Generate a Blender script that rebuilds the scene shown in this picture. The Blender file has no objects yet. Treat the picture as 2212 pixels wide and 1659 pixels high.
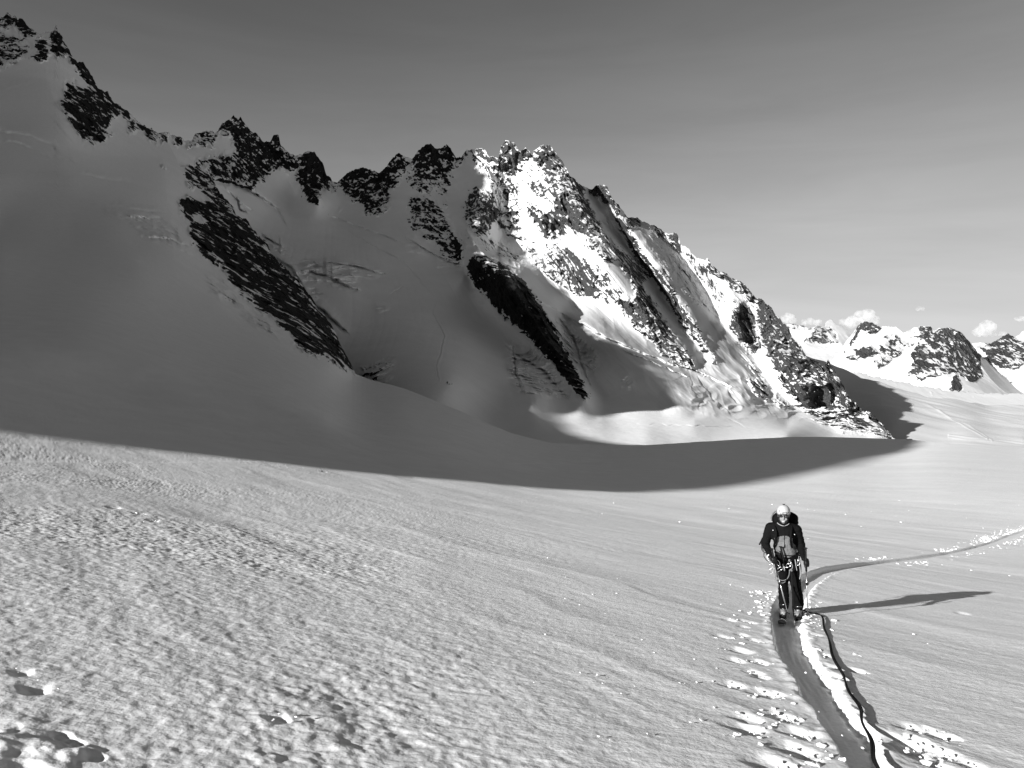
SKY_POW = 1.9; SKY_GAIN = 0.90; SKY_SAT = 0.26; CLOUD_D = 0.009; DEBUG = False
import bpy, bmesh, math
import numpy as np
from mathutils import Vector, Matrix
R = math.radians
scene = bpy.context.scene
COL = scene.collection
rng = np.random.default_rng(7)

# ------------------------------------------------------------------ camera, light, sky, exposure
F = 1660.0; W2 = 2212.0; CX = 1106.0; CY = 829.5; HOR = 760.0
TH = math.atan((CY-HOR)/F)
cam_d = bpy.data.cameras.new('camera'); cam = bpy.data.objects.new('camera', cam_d); COL.objects.link(cam)
cam_d.sensor_width = 36.0; cam_d.lens = 36.0*F/W2; cam_d.clip_start = 0.1; cam_d.clip_end = 60000
cam.location = (0, 0, 0); cam.rotation_euler = (math.pi/2-TH, 0, 0)
scene.camera = cam
SV = np.array([1.28, 1.0, -.5886]); SV /= np.linalg.norm(SV)      # the way sunlight travels
sun_d = bpy.data.lights.new('sun', 'SUN'); sun = bpy.data.objects.new('sun', sun_d); COL.objects.link(sun)
sun_d.energy = 4.9; sun_d.angle = R(0.5); sun_d.color = (1, 1, 1)
sun.rotation_euler = Vector(SV).to_track_quat('-Z', 'Y').to_euler()
SUN_EL = math.asin(-SV[2]); SUN_AZ = math.atan2(-SV[0], -SV[1])
world = bpy.data.worlds.new('World'); scene.world = world; world.use_nodes = True
nt = world.node_tree; nt.nodes.clear()
def N(tree, typ, **kw):
    n = tree.nodes.new(typ)
    for k, v in kw.items():
        if k == 'inp':
            for a, b in v.items(): n.inputs[a].default_value = b
        else: setattr(n, k, v)
    return n
def Lk(tree, a, b): tree.links.new(a, b)
sky = N(nt, 'ShaderNodeTexSky', sky_type='NISHITA', sun_disc=False, sun_elevation=SUN_EL, sun_rotation=SUN_AZ,
        altitude=3000.0, air_density=1.0, dust_density=0.6, ozone_density=1.0)
sep = N(nt, 'ShaderNodeSeparateColor'); Lk(nt, sky.outputs[0], sep.inputs[0])   # red-filter monochrome
pw = N(nt, 'ShaderNodeMath', operation='POWER', inp={1: SKY_POW}); Lk(nt, sep.outputs[0], pw.inputs[0])
ml = N(nt, 'ShaderNodeMath', operation='MULTIPLY', inp={1: SKY_GAIN}); Lk(nt, pw.outputs[0], ml.inputs[0])
m1 = N(nt, 'ShaderNodeMath', operation='MULTIPLY_ADD', inp={1: SKY_SAT, 2: 1.0}); Lk(nt, ml.outputs[0], m1.inputs[0])
m2 = N(nt, 'ShaderNodeMath', operation='DIVIDE'); Lk(nt, ml.outputs[0], m2.inputs[0]); Lk(nt, m1.outputs[0], m2.inputs[1])
tcw = N(nt, 'ShaderNodeTexCoord'); mpw = N(nt, 'ShaderNodeMapping'); mpw.inputs['Scale'].default_value = (1.2, 1.2, 9.0); mpw.inputs['Rotation'].default_value = (0, R(8), 0); Lk(nt, tcw.outputs['Generated'], mpw.inputs['Vector'])
nw = N(nt, 'ShaderNodeTexNoise', inp={'Scale': 2.2, 'Detail': 6.0, 'Roughness': .6, 'Distortion': .4}); Lk(nt, mpw.outputs[0], nw.inputs['Vector'])     # thin high veils
mw = N(nt, 'ShaderNodeMapRange', inp={'From Min': .35, 'From Max': .75, 'To Min': .96, 'To Max': 1.09}); Lk(nt, nw.outputs[0], mw.inputs['Value'])
mm = N(nt, 'ShaderNodeMath', operation='MULTIPLY'); Lk(nt, m2.outputs[0], mm.inputs[0]); Lk(nt, mw.outputs[0], mm.inputs[1])
bg = N(nt, 'ShaderNodeBackground', inp={1: 0.1}); Lk(nt, mm.outputs[0], bg.inputs[0])
wo = N(nt, 'ShaderNodeOutputWorld'); Lk(nt, bg.outputs[0], wo.inputs[0])
scene.view_settings.view_transform = 'Standard'; scene.view_settings.look = 'None'
scene.view_settings.exposure = 0.85; scene.view_settings.gamma = 1
scene.cycles.max_bounces = 6; scene.cycles.diffuse_bounces = 3; scene.cycles.volume_bounces = 6

# ------------------------------------------------------------------ pixel <-> world
def ray(px, py):
    a = (np.asarray(px, float)-CX)/F; b = (CY-np.asarray(py, float))/F
    y = math.cos(TH)+b*math.sin(TH); z = b*math.cos(TH)-math.sin(TH)
    return a/y, z/y
def P(px, py, Y):
    X, Z = ray(px, py); Y = np.asarray(Y, float)
    return np.stack([X*Y, Y+0*X, Z*Y], -1)

# ------------------------------------------------------------------ noise
def _h(i, j, k, s):
    with np.errstate(over='ignore'):
        h = (i.astype(np.uint32)*np.uint32(374761393)) ^ (j.astype(np.uint32)*np.uint32(668265263)) ^ \
            (k.astype(np.uint32)*np.uint32(2246822519)) ^ np.uint32((s*3266489917) & 0xffffffff)
        h = (h ^ (h >> np.uint32(13)))*np.uint32(1274126177)
        h = (h ^ (h >> np.uint32(16)))*np.uint32(2246822519)
        h = h ^ (h >> np.uint32(13))
    return (h & np.uint32(0xffffff)).astype(np.float32)*np.float32(2/16777215.0)-np.float32(1)
def vn(x, y, z, s=0):
    x, y, z = np.broadcast_arrays(np.asarray(x, float), np.asarray(y, float), np.asarray(z, float))
    fx, fy, fz = np.floor(x), np.floor(y), np.floor(z)
    i, j, k = fx.astype(np.int64), fy.astype(np.int64), fz.astype(np.int64)
    u, v, w = [(t*t*t*(t*(t*6-15)+10)).astype(np.float32) for t in (x-fx, y-fy, z-fz)]
    r = 0
    for di in (0, 1):
        for dj in (0, 1):
            for dk in (0, 1):
                wt = (u if di else 1-u)*(v if dj else 1-v)*(w if dk else 1-w)
                r = r+wt*_h(i+di, j+dj, k+dk, s)
    return r
def vn2(x, y, s=0):
    x, y = np.broadcast_arrays(np.asarray(x, float), np.asarray(y, float))
    fx, fy = np.floor(x), np.floor(y)
    i, j = fx.astype(np.int64), fy.astype(np.int64); k = np.zeros_like(i)
    u, v = [(t*t*t*(t*(t*6-15)+10)).astype(np.float32) for t in (x-fx, y-fy)]
    return (1-v)*((1-u)*_h(i, j, k, s)+u*_h(i+1, j, k, s))+v*((1-u)*_h(i, j+1, k, s)+u*_h(i+1, j+1, k, s))
def fbm(x, y, z, s=0, o=4, g=.5, l=2.03):
    r = 0; a = 1
    for n in range(o):
        r = r+a*vn(x, y, z, s+n); x, y, z = x*l, y*l, z*l; a *= g
    return r

def smooth(a, b, x):
    t = np.clip((x-a)/(b-a), 0, 1); return t*t*(3-2*t)

# ------------------------------------------------------------------ 2-D tools in photograph coordinates
class TPS:
    def __init__(s, pts, lam=0.0, ax=1.0, inv=False):
        p = np.array(pts, float); s.ax = ax; s.inv = inv
        s.c = p[:, :2]/500.0; s.c[:, 1] *= ax; n = len(p)
        K = s.U(np.linalg.norm(s.c[:, None]-s.c[None], axis=2))+lam*np.eye(n)
        A = np.zeros((n+3, n+3)); A[:n, :n] = K; A[:n, n] = 1; A[:n, n+1:] = s.c; A[n, :n] = 1; A[n+1:, :n] = s.c.T
        s.w = np.linalg.solve(A, np.concatenate([1/p[:, 2] if inv else np.log(p[:, 2]), np.zeros(3)]))
    @staticmethod
    def U(r): return np.where(r > 0, r*r*np.log(np.maximum(r, 1e-12)), 0)
    def ev(s, x, y):
        q = np.stack([np.ravel(x), np.ravel(y)], -1)/500.0; q[:, 1] *= s.ax; out = np.empty(len(q)); n = len(s.c)
        for i in range(0, len(q), 20000):
            b = q[i:i+20000]
            out[i:i+20000] = s.U(np.linalg.norm(b[:, None]-s.c[None], axis=2))@s.w[:n]+s.w[n]+b@s.w[n+1:]
        return out.reshape(np.shape(x))
    def grid(s, x0, x1, y0, y1, st):
        s.x0, s.y0, s.st = x0, y0, st
        X, Y = np.meshgrid(np.arange(x0, x1+st, st), np.arange(y0, y1+st, st)); s.g = s.ev(X, Y); return s
    def __call__(s, x, y):
        g = bil(s.g, (x-s.x0)/s.st, (y-s.y0)/s.st); return 1/np.maximum(g, 1/400) if s.inv else np.exp(g)
def subdiv(*lines, st=22):
    out = []
    for ln in lines:
        for a, b in zip(ln[:-1], ln[1:]):
            n = max(1, int(math.hypot(b[0]-a[0], b[1]-a[1])/st))
            for i in range(n): t = i/n; out.append(tuple(a[k]+(b[k]-a[k])*t if k < 2 else math.exp(math.log(a[k])+(math.log(b[k])-math.log(a[k]))*t) for k in range(3)))
        out.append(tuple(ln[-1]))
    return out
def bil(g, i, j):
    i = np.clip(i, 0, g.shape[1]-1.001); j = np.clip(j, 0, g.shape[0]-1.001)
    a = i.astype(int); b = j.astype(int); u = i-a; v = j-b
    return (g[b, a]*(1-u)+g[b, a+1]*u)*(1-v)+(g[b+1, a]*(1-u)+g[b+1, a+1]*u)*v
class Raster:                       # soft polygon masks
    def __init__(s, x0, x1, y0, y1, st=2.0):
        s.x0, s.y0, s.st = x0, y0, st
        s.X, s.Y = np.meshgrid(np.arange(x0, x1, st), np.arange(y0, y1, st)); s.g = np.zeros(s.X.shape)
    def poly(s, pts, val):
        p = np.array(pts, float); ins = np.zeros(s.X.shape, bool)
        for (xa, ya), (xb, yb) in zip(p, np.roll(p, -1, 0)):
            c = (ya > s.Y) != (yb > s.Y)
            if ya != yb: ins ^= c & (s.X < (xb-xa)*(s.Y-ya)/(yb-ya)+xa)
        s.g = np.where(ins, np.maximum(s.g, val), s.g)
    def blur(s, n=2, k=1):
        for _ in range(k):
            for ax in (0, 1):
                g = s.g; acc = g.copy()
                for d in range(1, n+1): acc = acc+np.roll(g, d, ax)+np.roll(g, -d, ax)
                s.g = acc/(2*n+1)
        return s
    def __call__(s, x, y): return bil(s.g, (x-s.x0)/s.st, (y-s.y0)/s.st)
def z2(*p): return [(a/2.88, b/2.88) for a, b in p]
def z3(*p): return [(329+a*.43, 219.4+b*.43) for a, b in p]
def z4(*p): return [(877.8+a*.3968, 274.3+b*.3968) for a, b in p]
def z5(*p): return [(1426.4+a*.3551, 493.7+b*.3551) for a, b in p]
def z6(*p): return [(1673+a*.2436, 647.3+b*.2436) for a, b in p]
def z7(*p): return [(1316.6+a*.1736, 685.8+b*.1736) for a, b in p]
def pl(pts, x):
    p = np.array(pts, float); return np.interp(x, p[:, 0], p[:, 1])
def dist_poly(pts, x, y):
    """distance to a polyline, signed offset (left +), arc position 0..1"""
    p = np.array(pts, float); best = np.full(np.shape(x), 1e9); sg = np.zeros(np.shape(x)); tt = np.zeros(np.shape(x))
    seg = np.linalg.norm(np.diff(p, axis=0), axis=1); cum = np.concatenate([[0], np.cumsum(seg)])
    for n, (a, b) in enumerate(zip(p[:-1], p[1:])):
        d = b-a; L2 = d@d; t = np.clip(((x-a[0])*d[0]+(y-a[1])*d[1])/L2, 0, 1)
        dx = x-a[0]-t*d[0]; dy = y-a[1]-t*d[1]; r = np.hypot(dx, dy); m = r < best
        best = np.where(m, r, best); sg = np.where(m, d[0]*dy-d[1]*dx, sg); tt = np.where(m, (cum[n]+t*seg[n])/cum[-1], tt)
    return best, np.sign(sg)*best, tt

def worley(x, y, s=0):
    i0, j0 = np.floor(x).astype(np.int64), np.floor(y).astype(np.int64); f1 = np.full(np.shape(x), 9.); f2 = f1.copy(); idv = np.zeros(np.shape(x))
    for di in (-1, 0, 1):
        for dj in (-1, 0, 1):
            i, j = i0+di, j0+dj; k = np.zeros_like(i); a, b = _h(i, j, k, s)*.4+.5, _h(i, j, k, s+1)*.4+.5; d = np.hypot(i+a-x, j+b-y)
            n = d < f1; f2 = np.where(n, f1, np.minimum(f2, d)); idv = np.where(n, _h(i, j, k, s+2), idv); f1 = np.where(n, d, f1)
    return f1, f2, idv

# ------------------------------------------------------------------ materials (all neutral: the photograph is black and white)
def mat(name, val=.5, rough=.7, spec=.3, metal=0.0, bump=0, bscale=50, var=0, coat=0, sheen=0):
    m = bpy.data.materials.new(name); m.use_nodes = True; t = m.node_tree; b = t.nodes['Principled BSDF']
    b.inputs['Base Color'].default_value = (val, val, val, 1); b.inputs['Roughness'].default_value = rough
    b.inputs['Specular IOR Level'].default_value = spec; b.inputs['Metallic'].default_value = metal
    if coat: b.inputs['Coat Weight'].default_value = coat
    tc = N(t, 'ShaderNodeTexCoord')
    n = N(t, 'ShaderNodeTexNoise', inp={'Scale': bscale, 'Detail': 5.0}); Lk(t, tc.outputs['Object'], n.inputs['Vector'])
    mr = N(t, 'ShaderNodeMapRange', inp={'From Min': .25, 'From Max': .75, 'To Min': val*(1-var-.08), 'To Max': val*(1+var+.08)})
    Lk(t, n.outputs[0], mr.inputs['Value']); Lk(t, mr.outputs[0], b.inputs['Base Color'])
    if bump:
        bp = N(t, 'ShaderNodeBump', inp={'Strength': bump, 'Distance': 1.0/bscale}); Lk(t, n.outputs[0], bp.inputs['Height']); Lk(t, bp.outputs[0], b.inputs['Normal'])
    return m
def snow_rock(name, sc=1.0, rock=.07, snow=.80, k=.55, slope=.9, rot=(0, 0, 0), strch=(1, 1, 1), bump=1.1, snowbump=0.15, sharp=.02, ledge=.55, fade=None):
    """snow over rock: the vertex attribute 'rock' says how bare the face is, noise and the lie of the surface break it up"""
    m = bpy.data.materials.new(name); m.use_nodes = True; t = m.node_tree; b = t.nodes['Principled BSDF']
    at = N(t, 'ShaderNodeAttribute', attribute_name='rock'); tc = N(t, 'ShaderNodeTexCoord')
    mp = N(t, 'ShaderNodeMapping', vector_type='TEXTURE'); mp.inputs['Rotation'].default_value = rot; mp.inputs['Scale'].default_value = strch
    Lk(t, tc.outputs['Object'], mp.inputs['Vector'])
    n1 = N(t, 'ShaderNodeTexNoise', inp={'Scale': .045*sc, 'Detail': 8.0, 'Roughness': .68}); Lk(t, mp.outputs[0], n1.inputs['Vector'])
    vo = N(t, 'ShaderNodeTexVoronoi', feature='F1', inp={'Scale': .10*sc, 'Detail': 2.0, 'Randomness': 1.0}); Lk(t, mp.outputs[0], vo.inputs['Vector'])
    ge = N(t, 'ShaderNodeNewGeometry'); sx = N(t, 'ShaderNodeSeparateXYZ'); Lk(t, ge.outputs['Normal'], sx.inputs[0])
    def math_(op, a, b_=None, c=None):
        n = N(t, 'ShaderNodeMath', operation=op)
        for i, v in enumerate((a, b_, c)):
            if v is None: continue
            if isinstance(v, (int, float)): n.inputs[i].default_value = v
            else: Lk(t, v, n.inputs[i])
        return n.outputs[0]
    nn = math_('MULTIPLY', math_('SUBTRACT', n1.outputs[0], .5), 2.2*k)
    vv = math_('MULTIPLY', math_('SUBTRACT', vo.outputs['Distance'], .5), -.35*k)
    lg = math_('MULTIPLY', math_('SUBTRACT', sx.outputs[2], ledge), -slope)
    tot = math_('ADD', math_('ADD', at.outputs['Fac'], nn), math_('ADD', vv, lg))
    mr = N(t, 'ShaderNodeMapRange', interpolation_type='SMOOTHSTEP', inp={'From Min': .5-sharp, 'From Max': .5+sharp}); Lk(t, tot, mr.inputs['Value'])
    gate = N(t, 'ShaderNodeMapRange', inp={'From Min': .02, 'From Max': .12}); Lk(t, at.outputs['Fac'], gate.inputs['Value'])
    fac = math_('MULTIPLY', mr.outputs[0], gate.outputs[0])
    n2 = N(t, 'ShaderNodeTexNoise', inp={'Scale': .3*sc, 'Detail': 6.0, 'Roughness': .7}); Lk(t, mp.outputs[0], n2.inputs['Vector'])
    rc = N(t, 'ShaderNodeMapRange', inp={'From Min': .25, 'From Max': .75, 'To Min': rock*.25, 'To Max': rock*1.9}); Lk(t, n2.outputs[0], rc.inputs['Value'])
    n3 = N(t, 'ShaderNodeTexNoise', inp={'Scale': .02*sc, 'Detail': 5.0}); Lk(t, tc.outputs['Object'], n3.inputs['Vector'])
    sc_ = N(t, 'ShaderNodeMapRange', inp={'From Min': .3, 'From Max': .7, 'To Min': snow*.95, 'To Max': snow}); Lk(t, n3.outputs[0], sc_.inputs['Value'])
    snow_out = sc_.outputs[0]
    if fade:                                                        # glare of the sunlit face held back by darkening its snow colour
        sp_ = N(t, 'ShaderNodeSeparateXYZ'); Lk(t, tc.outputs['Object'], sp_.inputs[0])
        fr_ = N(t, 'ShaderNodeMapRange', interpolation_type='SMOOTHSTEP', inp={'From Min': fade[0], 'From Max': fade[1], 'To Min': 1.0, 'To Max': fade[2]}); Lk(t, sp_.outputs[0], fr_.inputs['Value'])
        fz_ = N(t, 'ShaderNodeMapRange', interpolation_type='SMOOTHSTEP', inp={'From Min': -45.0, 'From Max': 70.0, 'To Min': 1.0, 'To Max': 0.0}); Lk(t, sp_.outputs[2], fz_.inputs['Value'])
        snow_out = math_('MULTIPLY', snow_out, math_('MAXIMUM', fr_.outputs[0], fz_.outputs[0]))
    mx = N(t, 'ShaderNodeMix', data_type='FLOAT'); Lk(t, fac, mx.inputs[0]); Lk(t, snow_out, mx.inputs[2]); Lk(t, rc.outputs[0], mx.inputs[3])
    Lk(t, mx.outputs[0], b.inputs['Base Color'])
    b.inputs['Roughness'].default_value = .75; b.inputs['Specular IOR Level'].default_value = .05
    hs = math_('MULTIPLY', math_('ADD', n2.outputs[0], math_('MULTIPLY', vo.outputs['Distance'], 1.2)), math_('ADD', math_('MULTIPLY', fac, bump), snowbump*.3))
    bp = N(t, 'ShaderNodeBump', inp={'Strength': 1.0, 'Distance': 3.2/sc}); Lk(t, hs, bp.inputs['Height']); Lk(t, bp.outputs[0], b.inputs['Normal'])
    return m

# ------------------------------------------------------------------ mesh helpers
def new_obj(name, me, m=None, parent=None):
    o = bpy.data.objects.new(name, me); COL.objects.link(o)
    if m:
        for q in (m if isinstance(m, (list, tuple)) else [m]): me.materials.append(q)
    if parent: o.parent = parent
    return o
def grid_mesh(name, V, m, attr=None, keep=None, sm=True):
    """V: rows x cols x 3"""
    nr, nc = V.shape[:2]
    a = np.arange(nr*nc).reshape(nr, nc)
    q = np.stack([a[:-1, :-1], a[:-1, 1:], a[1:, 1:], a[1:, :-1]], -1)
    if keep is not None: q = q[keep]
    q = q.reshape(-1, 4); v = V.reshape(-1, 3); at = None if attr is None else attr.ravel()
    if keep is not None:
        us = np.zeros(len(v), bool); us[q.ravel()] = True; mp = np.cumsum(us)-1; q = mp[q]; v = v[us]
        if at is not None: at = at[us]
    me = bpy.data.meshes.new(name); me.vertices.add(len(v)); me.vertices.foreach_set('co', v.astype(np.float32).ravel())
    me.loops.add(q.size); me.loops.foreach_set('vertex_index', q.astype(np.int32).ravel())
    me.polygons.add(len(q)); me.polygons.foreach_set('loop_start', np.arange(0, q.size, 4, dtype=np.int32))
    me.polygons.foreach_set('loop_total', np.full(len(q), 4, np.int32))
    me.update(calc_edges=True); me.shade_smooth() if sm else None
    if at is not None:
        A = me.attributes.new('rock', 'FLOAT', 'POINT'); A.data.foreach_set('value', at.astype(np.float32))
    o = new_obj(name, me, m); return o
def tag(o, label=None, cat=None, group=None, kind=None):
    for k, v in (('label', label), ('category', cat), ('group', group), ('kind', kind)):
        if v: o[k] = v
    return o
# ================================================================== TERRAIN
def rows(px, top, bot, nr, gamma=1.0):
    t = np.linspace(0, 1, nr)[:, None]**gamma
    return np.broadcast_to(px, (nr, px.shape[-1])), bot+(top-bot)*t
def back(V, n, slope, step=.012, drop0=0.0):
    """carry a layer on behind its crest: away from the camera and down"""
    top = V[-1]; out = []
    Y0 = top[:, 1]; r = top/Y0[:, None]
    for j in range(1, n+1):
        Y = Y0*(1+step*j**1.25); q = r*Y[:, None]; q = q.copy()
        q[:, 2] = top[:, 2]-slope*(Y-Y0)-drop0
        out.append(q)
    return np.concatenate([V, np.array(out)], 0)
def jag(x, amp, s):
    n = 0
    for k, (w, a) in enumerate(((17, 1.), (8, .6), (4, .45))):
        v = vn2(x/w, 0*x+.3, s+k); n = n+a*(np.abs(v)*2-.5)
    return amp*n

# ------------------------------------------------------------------ (A) the slope the skier stands on, with the left-hand mountain
SKY_A = [(-900, -330), (-500, -120), (-200, 10), (0, 45), (10, 33), (19, 31), (26, 42), (31, 33), (38, 45), (43, 38), (55, 52), (66, 66), (85, 78), (101, 70), (117, 69), (121, 53), (125, 70), (134, 83), (139, 97), (149, 104), (153, 120), (167, 132), (180, 135), (189, 149), (201, 167), (212, 191), (233, 201), (243, 219), (267, 236), (278, 243), (295, 259), (307, 274), (328, 276), (333, 290), (347, 297),
         (362, 310), (378, 335), (388, 362), (402, 358), (414, 360), (432, 361), (446, 372), (454, 387), (475, 417), (501, 447), (510, 469), (535, 477), (544, 495), (570, 520), (591, 555), (630, 593), (664, 632), (686, 667), (716, 701), (733, 740), (759, 787), (768, 808), (800, 820), (870, 838), (930, 862), (1000, 890), (1060, 918), (1106, 936), (1190, 957), (1300, 961), (1400, 961), (1600, 949), (1700, 944), (1800, 944), (1960, 949), (2050, 958), (2212, 967), (2500, 985), (3000, 1010)]
def near(px, py, a=.115, b=.17):
    X, Z = ray(px, py); return 1.6/(-Z-a*X-b)
ctlA = []
for px_ in (-700, -300, 0, 400, 800, 1106, 1400, 1700, 2000, 2300, 2700):
    for py_ in (2400, 2000, 1800, 1659, 1500, 1400): ctlA.append((px_, py_, near(px_, py_)))
for px_ in (-700, -300, 0, 400, 800, 1106, 1400): ctlA.append((px_, 1300, near(px_, 1300)))
ctlA += [(1560, 1330, near(1560, 1330)), (1708, 1330, 12.3), (1708, 1290, 13.6), (1900, 1300, 15.6), (2130, 1275, 19.6), (2300, 1270, 21.5), (2700, 1300, 24), (-700, 1150, 9.5), (-300, 1150, 10.5),
  (-700, 1000, 20), (-300, 1000, 24), (-700, 850, 36), (0, 1100, 14), (0, 1000, 21), (0, 940, 25.5), (0, 900, 30), (-300, 900, 29), (0, 800, 50), (0, 700, 90), (0, 600, 155), (0, 550, 200), (0, 515, 310), (0, 500, 370), (0, 400, 500), (0, 300, 680), (150, 570, 222), (150, 540, 285), (150, 520, 350), (150, 500, 405), (150, 400, 580), (300, 600, 232), (300, 570, 278), (300, 550, 340), (300, 530, 410), (300, 450, 600), (0, 200, 850), (0, 150, 1000), (0, 45, 1250), (-700, 600, 120), (-700, 300, 420), (-700, 0, 900), (-900, -330, 1300), (-300, 0, 1100),
  (120, 60, 1300), (180, 150, 1200), (150, 250, 850), (250, 240, 1150), (250, 350, 800), (200, 600, 190), (340, 300, 1200), (350, 400, 800), (390, 500, 600), (300, 700, 125), (300, 850, 48), (400, 960, 33),
  (420, 370, 1120), (460, 430, 960), (520, 490, 860), (600, 590, 700), (680, 670, 590), (730, 745, 500), (765, 810, 430), (420, 450, 850), (480, 560, 620), (560, 660, 440), (640, 730, 330), (720, 790, 250),
  (460, 650, 300), (560, 760, 170), (600, 850, 85), (700, 900, 75), (700, 1010, 40), (700, 1150, 19.5), (700, 1250, 13.5), (870, 838, 300), (860, 880, 150), (1000, 890, 210), (1000, 940, 110), (1106, 936, 185), (1106, 1000, 78), (1106, 1050, 54), (1106, 1150, 26), (1106, 1220, 16.5),
  (1190, 957, 170), (1400, 961, 200), (1400, 1010, 105), (1400, 1070, 67), (1400, 1150, 32), (1400, 1230, 18.5), (1600, 949, 270), (1650, 1040, 90), (1600, 1100, 48), (1600, 1200, 24), (1800, 944, 320), (1800, 1010, 125), (1800, 1100, 50), (1800, 1200, 25.5), (1960, 949, 310), (2000, 1000, 140), (2050, 1060, 70), (2000, 1150, 35), (2212, 967, 270), (2212, 1040, 95), (2212, 1145, 36), (2200, 1200, 27.5), (2700, 990, 260), (2700, 1100, 60), (2700, 1200, 32)]
DAf = TPS(ctlA, lam=.015).grid(-760, 2720, -340, 2420, 10)
def DAn(px, py, a=.115, b=.17):          # z = -1.6 - a x - b y + .0006 y^2 + .002 x^2
    X, Z = ray(px, py); K = .0006+.002*X*X; m = Z+a*X+b; return (m+np.sqrt(m*m+6.4*K))/(2*K)
def DA(px, py):
    f = DAf(px, py); n = DAn(px, py); w = smooth(30, 85, f)*smooth(1120, 960, py)
    return np.exp((1-w)*np.log(n)+w*np.log(f))
def ga(px, py): return P(px, py, DA(px, py))         # smooth ground point under a pixel of the slope
rockA = Raster(-500, 1000, -100, 1000)
for d_, q in ((.85, z2((-900, 60), (0, 130), (50, 90), (130, 110), (245, 220), (160, 240), (100, 190), (80, 140), (30, 190), (0, 170), (-900, 500))), (.60, z2((-900, 200), (0, 200), (150, 240), (200, 310), (120, 370), (30, 430), (0, 430), (-900, 700))),
      (.95, z2((230, 250), (290, 250), (310, 340), (290, 375), (170, 365), (175, 340), (225, 330))), (.85, z2((300, 220), (343, 195), (352, 140), (362, 195), (385, 210), (400, 290), (440, 340), (400, 350), (320, 345))),
      (.85, z2((440, 345), (520, 385), (590, 480), (612, 550), (550, 540), (500, 470), (440, 380))), (.78, z2((430, 490), (500, 540), (640, 560), (700, 640), (770, 680), (840, 740), (700, 720), (680, 780), (690, 850), (640, 880), (575, 915), (520, 870), (450, 810), (440, 740), (400, 720), (372, 650), (395, 590))),
      (.8, z2((790, 740), (890, 790), (830, 835), (795, 830))), (.8, z2((880, 820), (950, 790), (965, 840), (990, 905), (960, 890), (930, 870))), (.6, z2((1000, 1010), (1035, 1020), (1040, 1060), (1010, 1055))),
      (.72, z3((160, 330), (240, 315), (300, 380), (350, 460), (410, 525), (300, 520), (230, 430), (200, 440), (170, 420))),
      (.97, z3((135, 475), (200, 480), (210, 540), (205, 600), (185, 595), (150, 560))),
      (.84, z3((200, 480), (260, 500), (400, 530), (425, 570), (480, 590), (500, 640), (560, 700), (610, 780), (700, 870), (780, 960), (830, 1040), (900, 1120), (940, 1210), (1000, 1320), (1030, 1375), (940, 1330), (880, 1280), (800, 1270), (720, 1230), (700, 1160), (640, 1130), (600, 1080), (540, 1050), (520, 1020), (460, 985), (400, 905), (340, 835), (250, 775), (190, 675), (185, 610), (280, 600), (200, 560)))): rockA.poly(q, d_)
rockA.blur(2, 2)
iceA = Raster(-500, 1000, -100, 1000)
for q in (z3((260, 860), (400, 900), (450, 1000), (540, 1070), (640, 1150), (720, 1230), (640, 1200), (500, 1130), (440, 1050), (330, 1000), (280, 930)), z2((640, 1310), (900, 1330), (1100, 1430), (1140, 1480), (1200, 1590), (1120, 1550), (930, 1480), (800, 1380))): iceA.poly(q, 1)
iceA.blur(3, 2)
colA = np.concatenate([np.arange(-740, -20, 9.), np.arange(-20, 2236, 1.85), np.arange(2236, 3700, 9.)])
topA = pl(SKY_A, colA)
topA = topA-jag(colA, 4.0, 11)*smooth(760, 700, colA)
PX1, PY1 = rows(colA, 1690+0*colA, 2350+0*colA, 26)
yy = np.concatenate([np.arange(1690, 1290, -1.15), np.arange(1290, 1135, -.55), np.arange(1135, 1000, -1.1)])
PX2a, PY2a = np.meshgrid(colA, yy); PX2b, PY2b = rows(colA, np.minimum(topA, 998), 1000+0*colA, 430)
PX2 = np.concatenate([PX2a, PX2b]); PY2 = np.concatenate([PY2a, PY2b])
PXA = np.concatenate([PX1[:-1], PX2]); PYA = np.concatenate([PY1[:-1], PY2])
YA = DA(PXA, PYA)
rkA = np.where(PXA < 960, rockA(PXA+4*vn2(PXA/9, PYA/9, 3)+3*vn2(PXA/3.6, PYA/3.6, 1), PYA+4*vn2(PXA/9, PYA/9, 4)+3*vn2(PXA/3.6, PYA/3.6, 2)), 0)
capA = np.where(PXA < 960, rockA(PXA-2, PYA+7), 0); rkA = np.where((PYA < topA[None]+8) & (PXA < 780), np.maximum(rkA, capA), rkA)
bandA = (PYA-topA[None])/(12+10*np.abs(vn2(PXA/17, 0*PXA, 51))); rkA = np.where((PXA < 352) & (PXA > 145), np.maximum(rkA, .8*smooth(1.3, .6, bandA)*smooth(-.55, -.1, vn2(PXA/15, 0*PXA+7, 52))), rkA)
rkA = rkA+.10*smooth(.2, .4, rkA)
icA = np.where(PXA < 960, iceA(PXA, PYA), 0)
def crag(V, ax, s):
    """blocky relief of a rock face in metres, drawn out along the fall line of the rock (yaw, dip)"""
    yw, dp = R(ax[1]), R(ax[0]); c = np.array([-math.sin(yw)*math.cos(dp), math.cos(yw)*math.cos(dp), math.sin(dp)]); a = np.array([math.cos(yw), math.sin(yw), 0]); b = np.cross(a, c)
    u, v, q = V@a, V@b, V@c; r = 0
    for k, (w, am) in enumerate(((55, 6.), (26, 5.2), (12, 4.2), (6, 2.6), (3.4, 1.3))): r = r+am*(1-2.2*np.abs(vn(u/w, q/(w*2.0), v/w, s+k)))
    return r
VA0 = P(PXA, PYA, YA)
bump_m = np.zeros_like(YA)
m_ = (rkA > .01) | (icA > .01)
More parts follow.
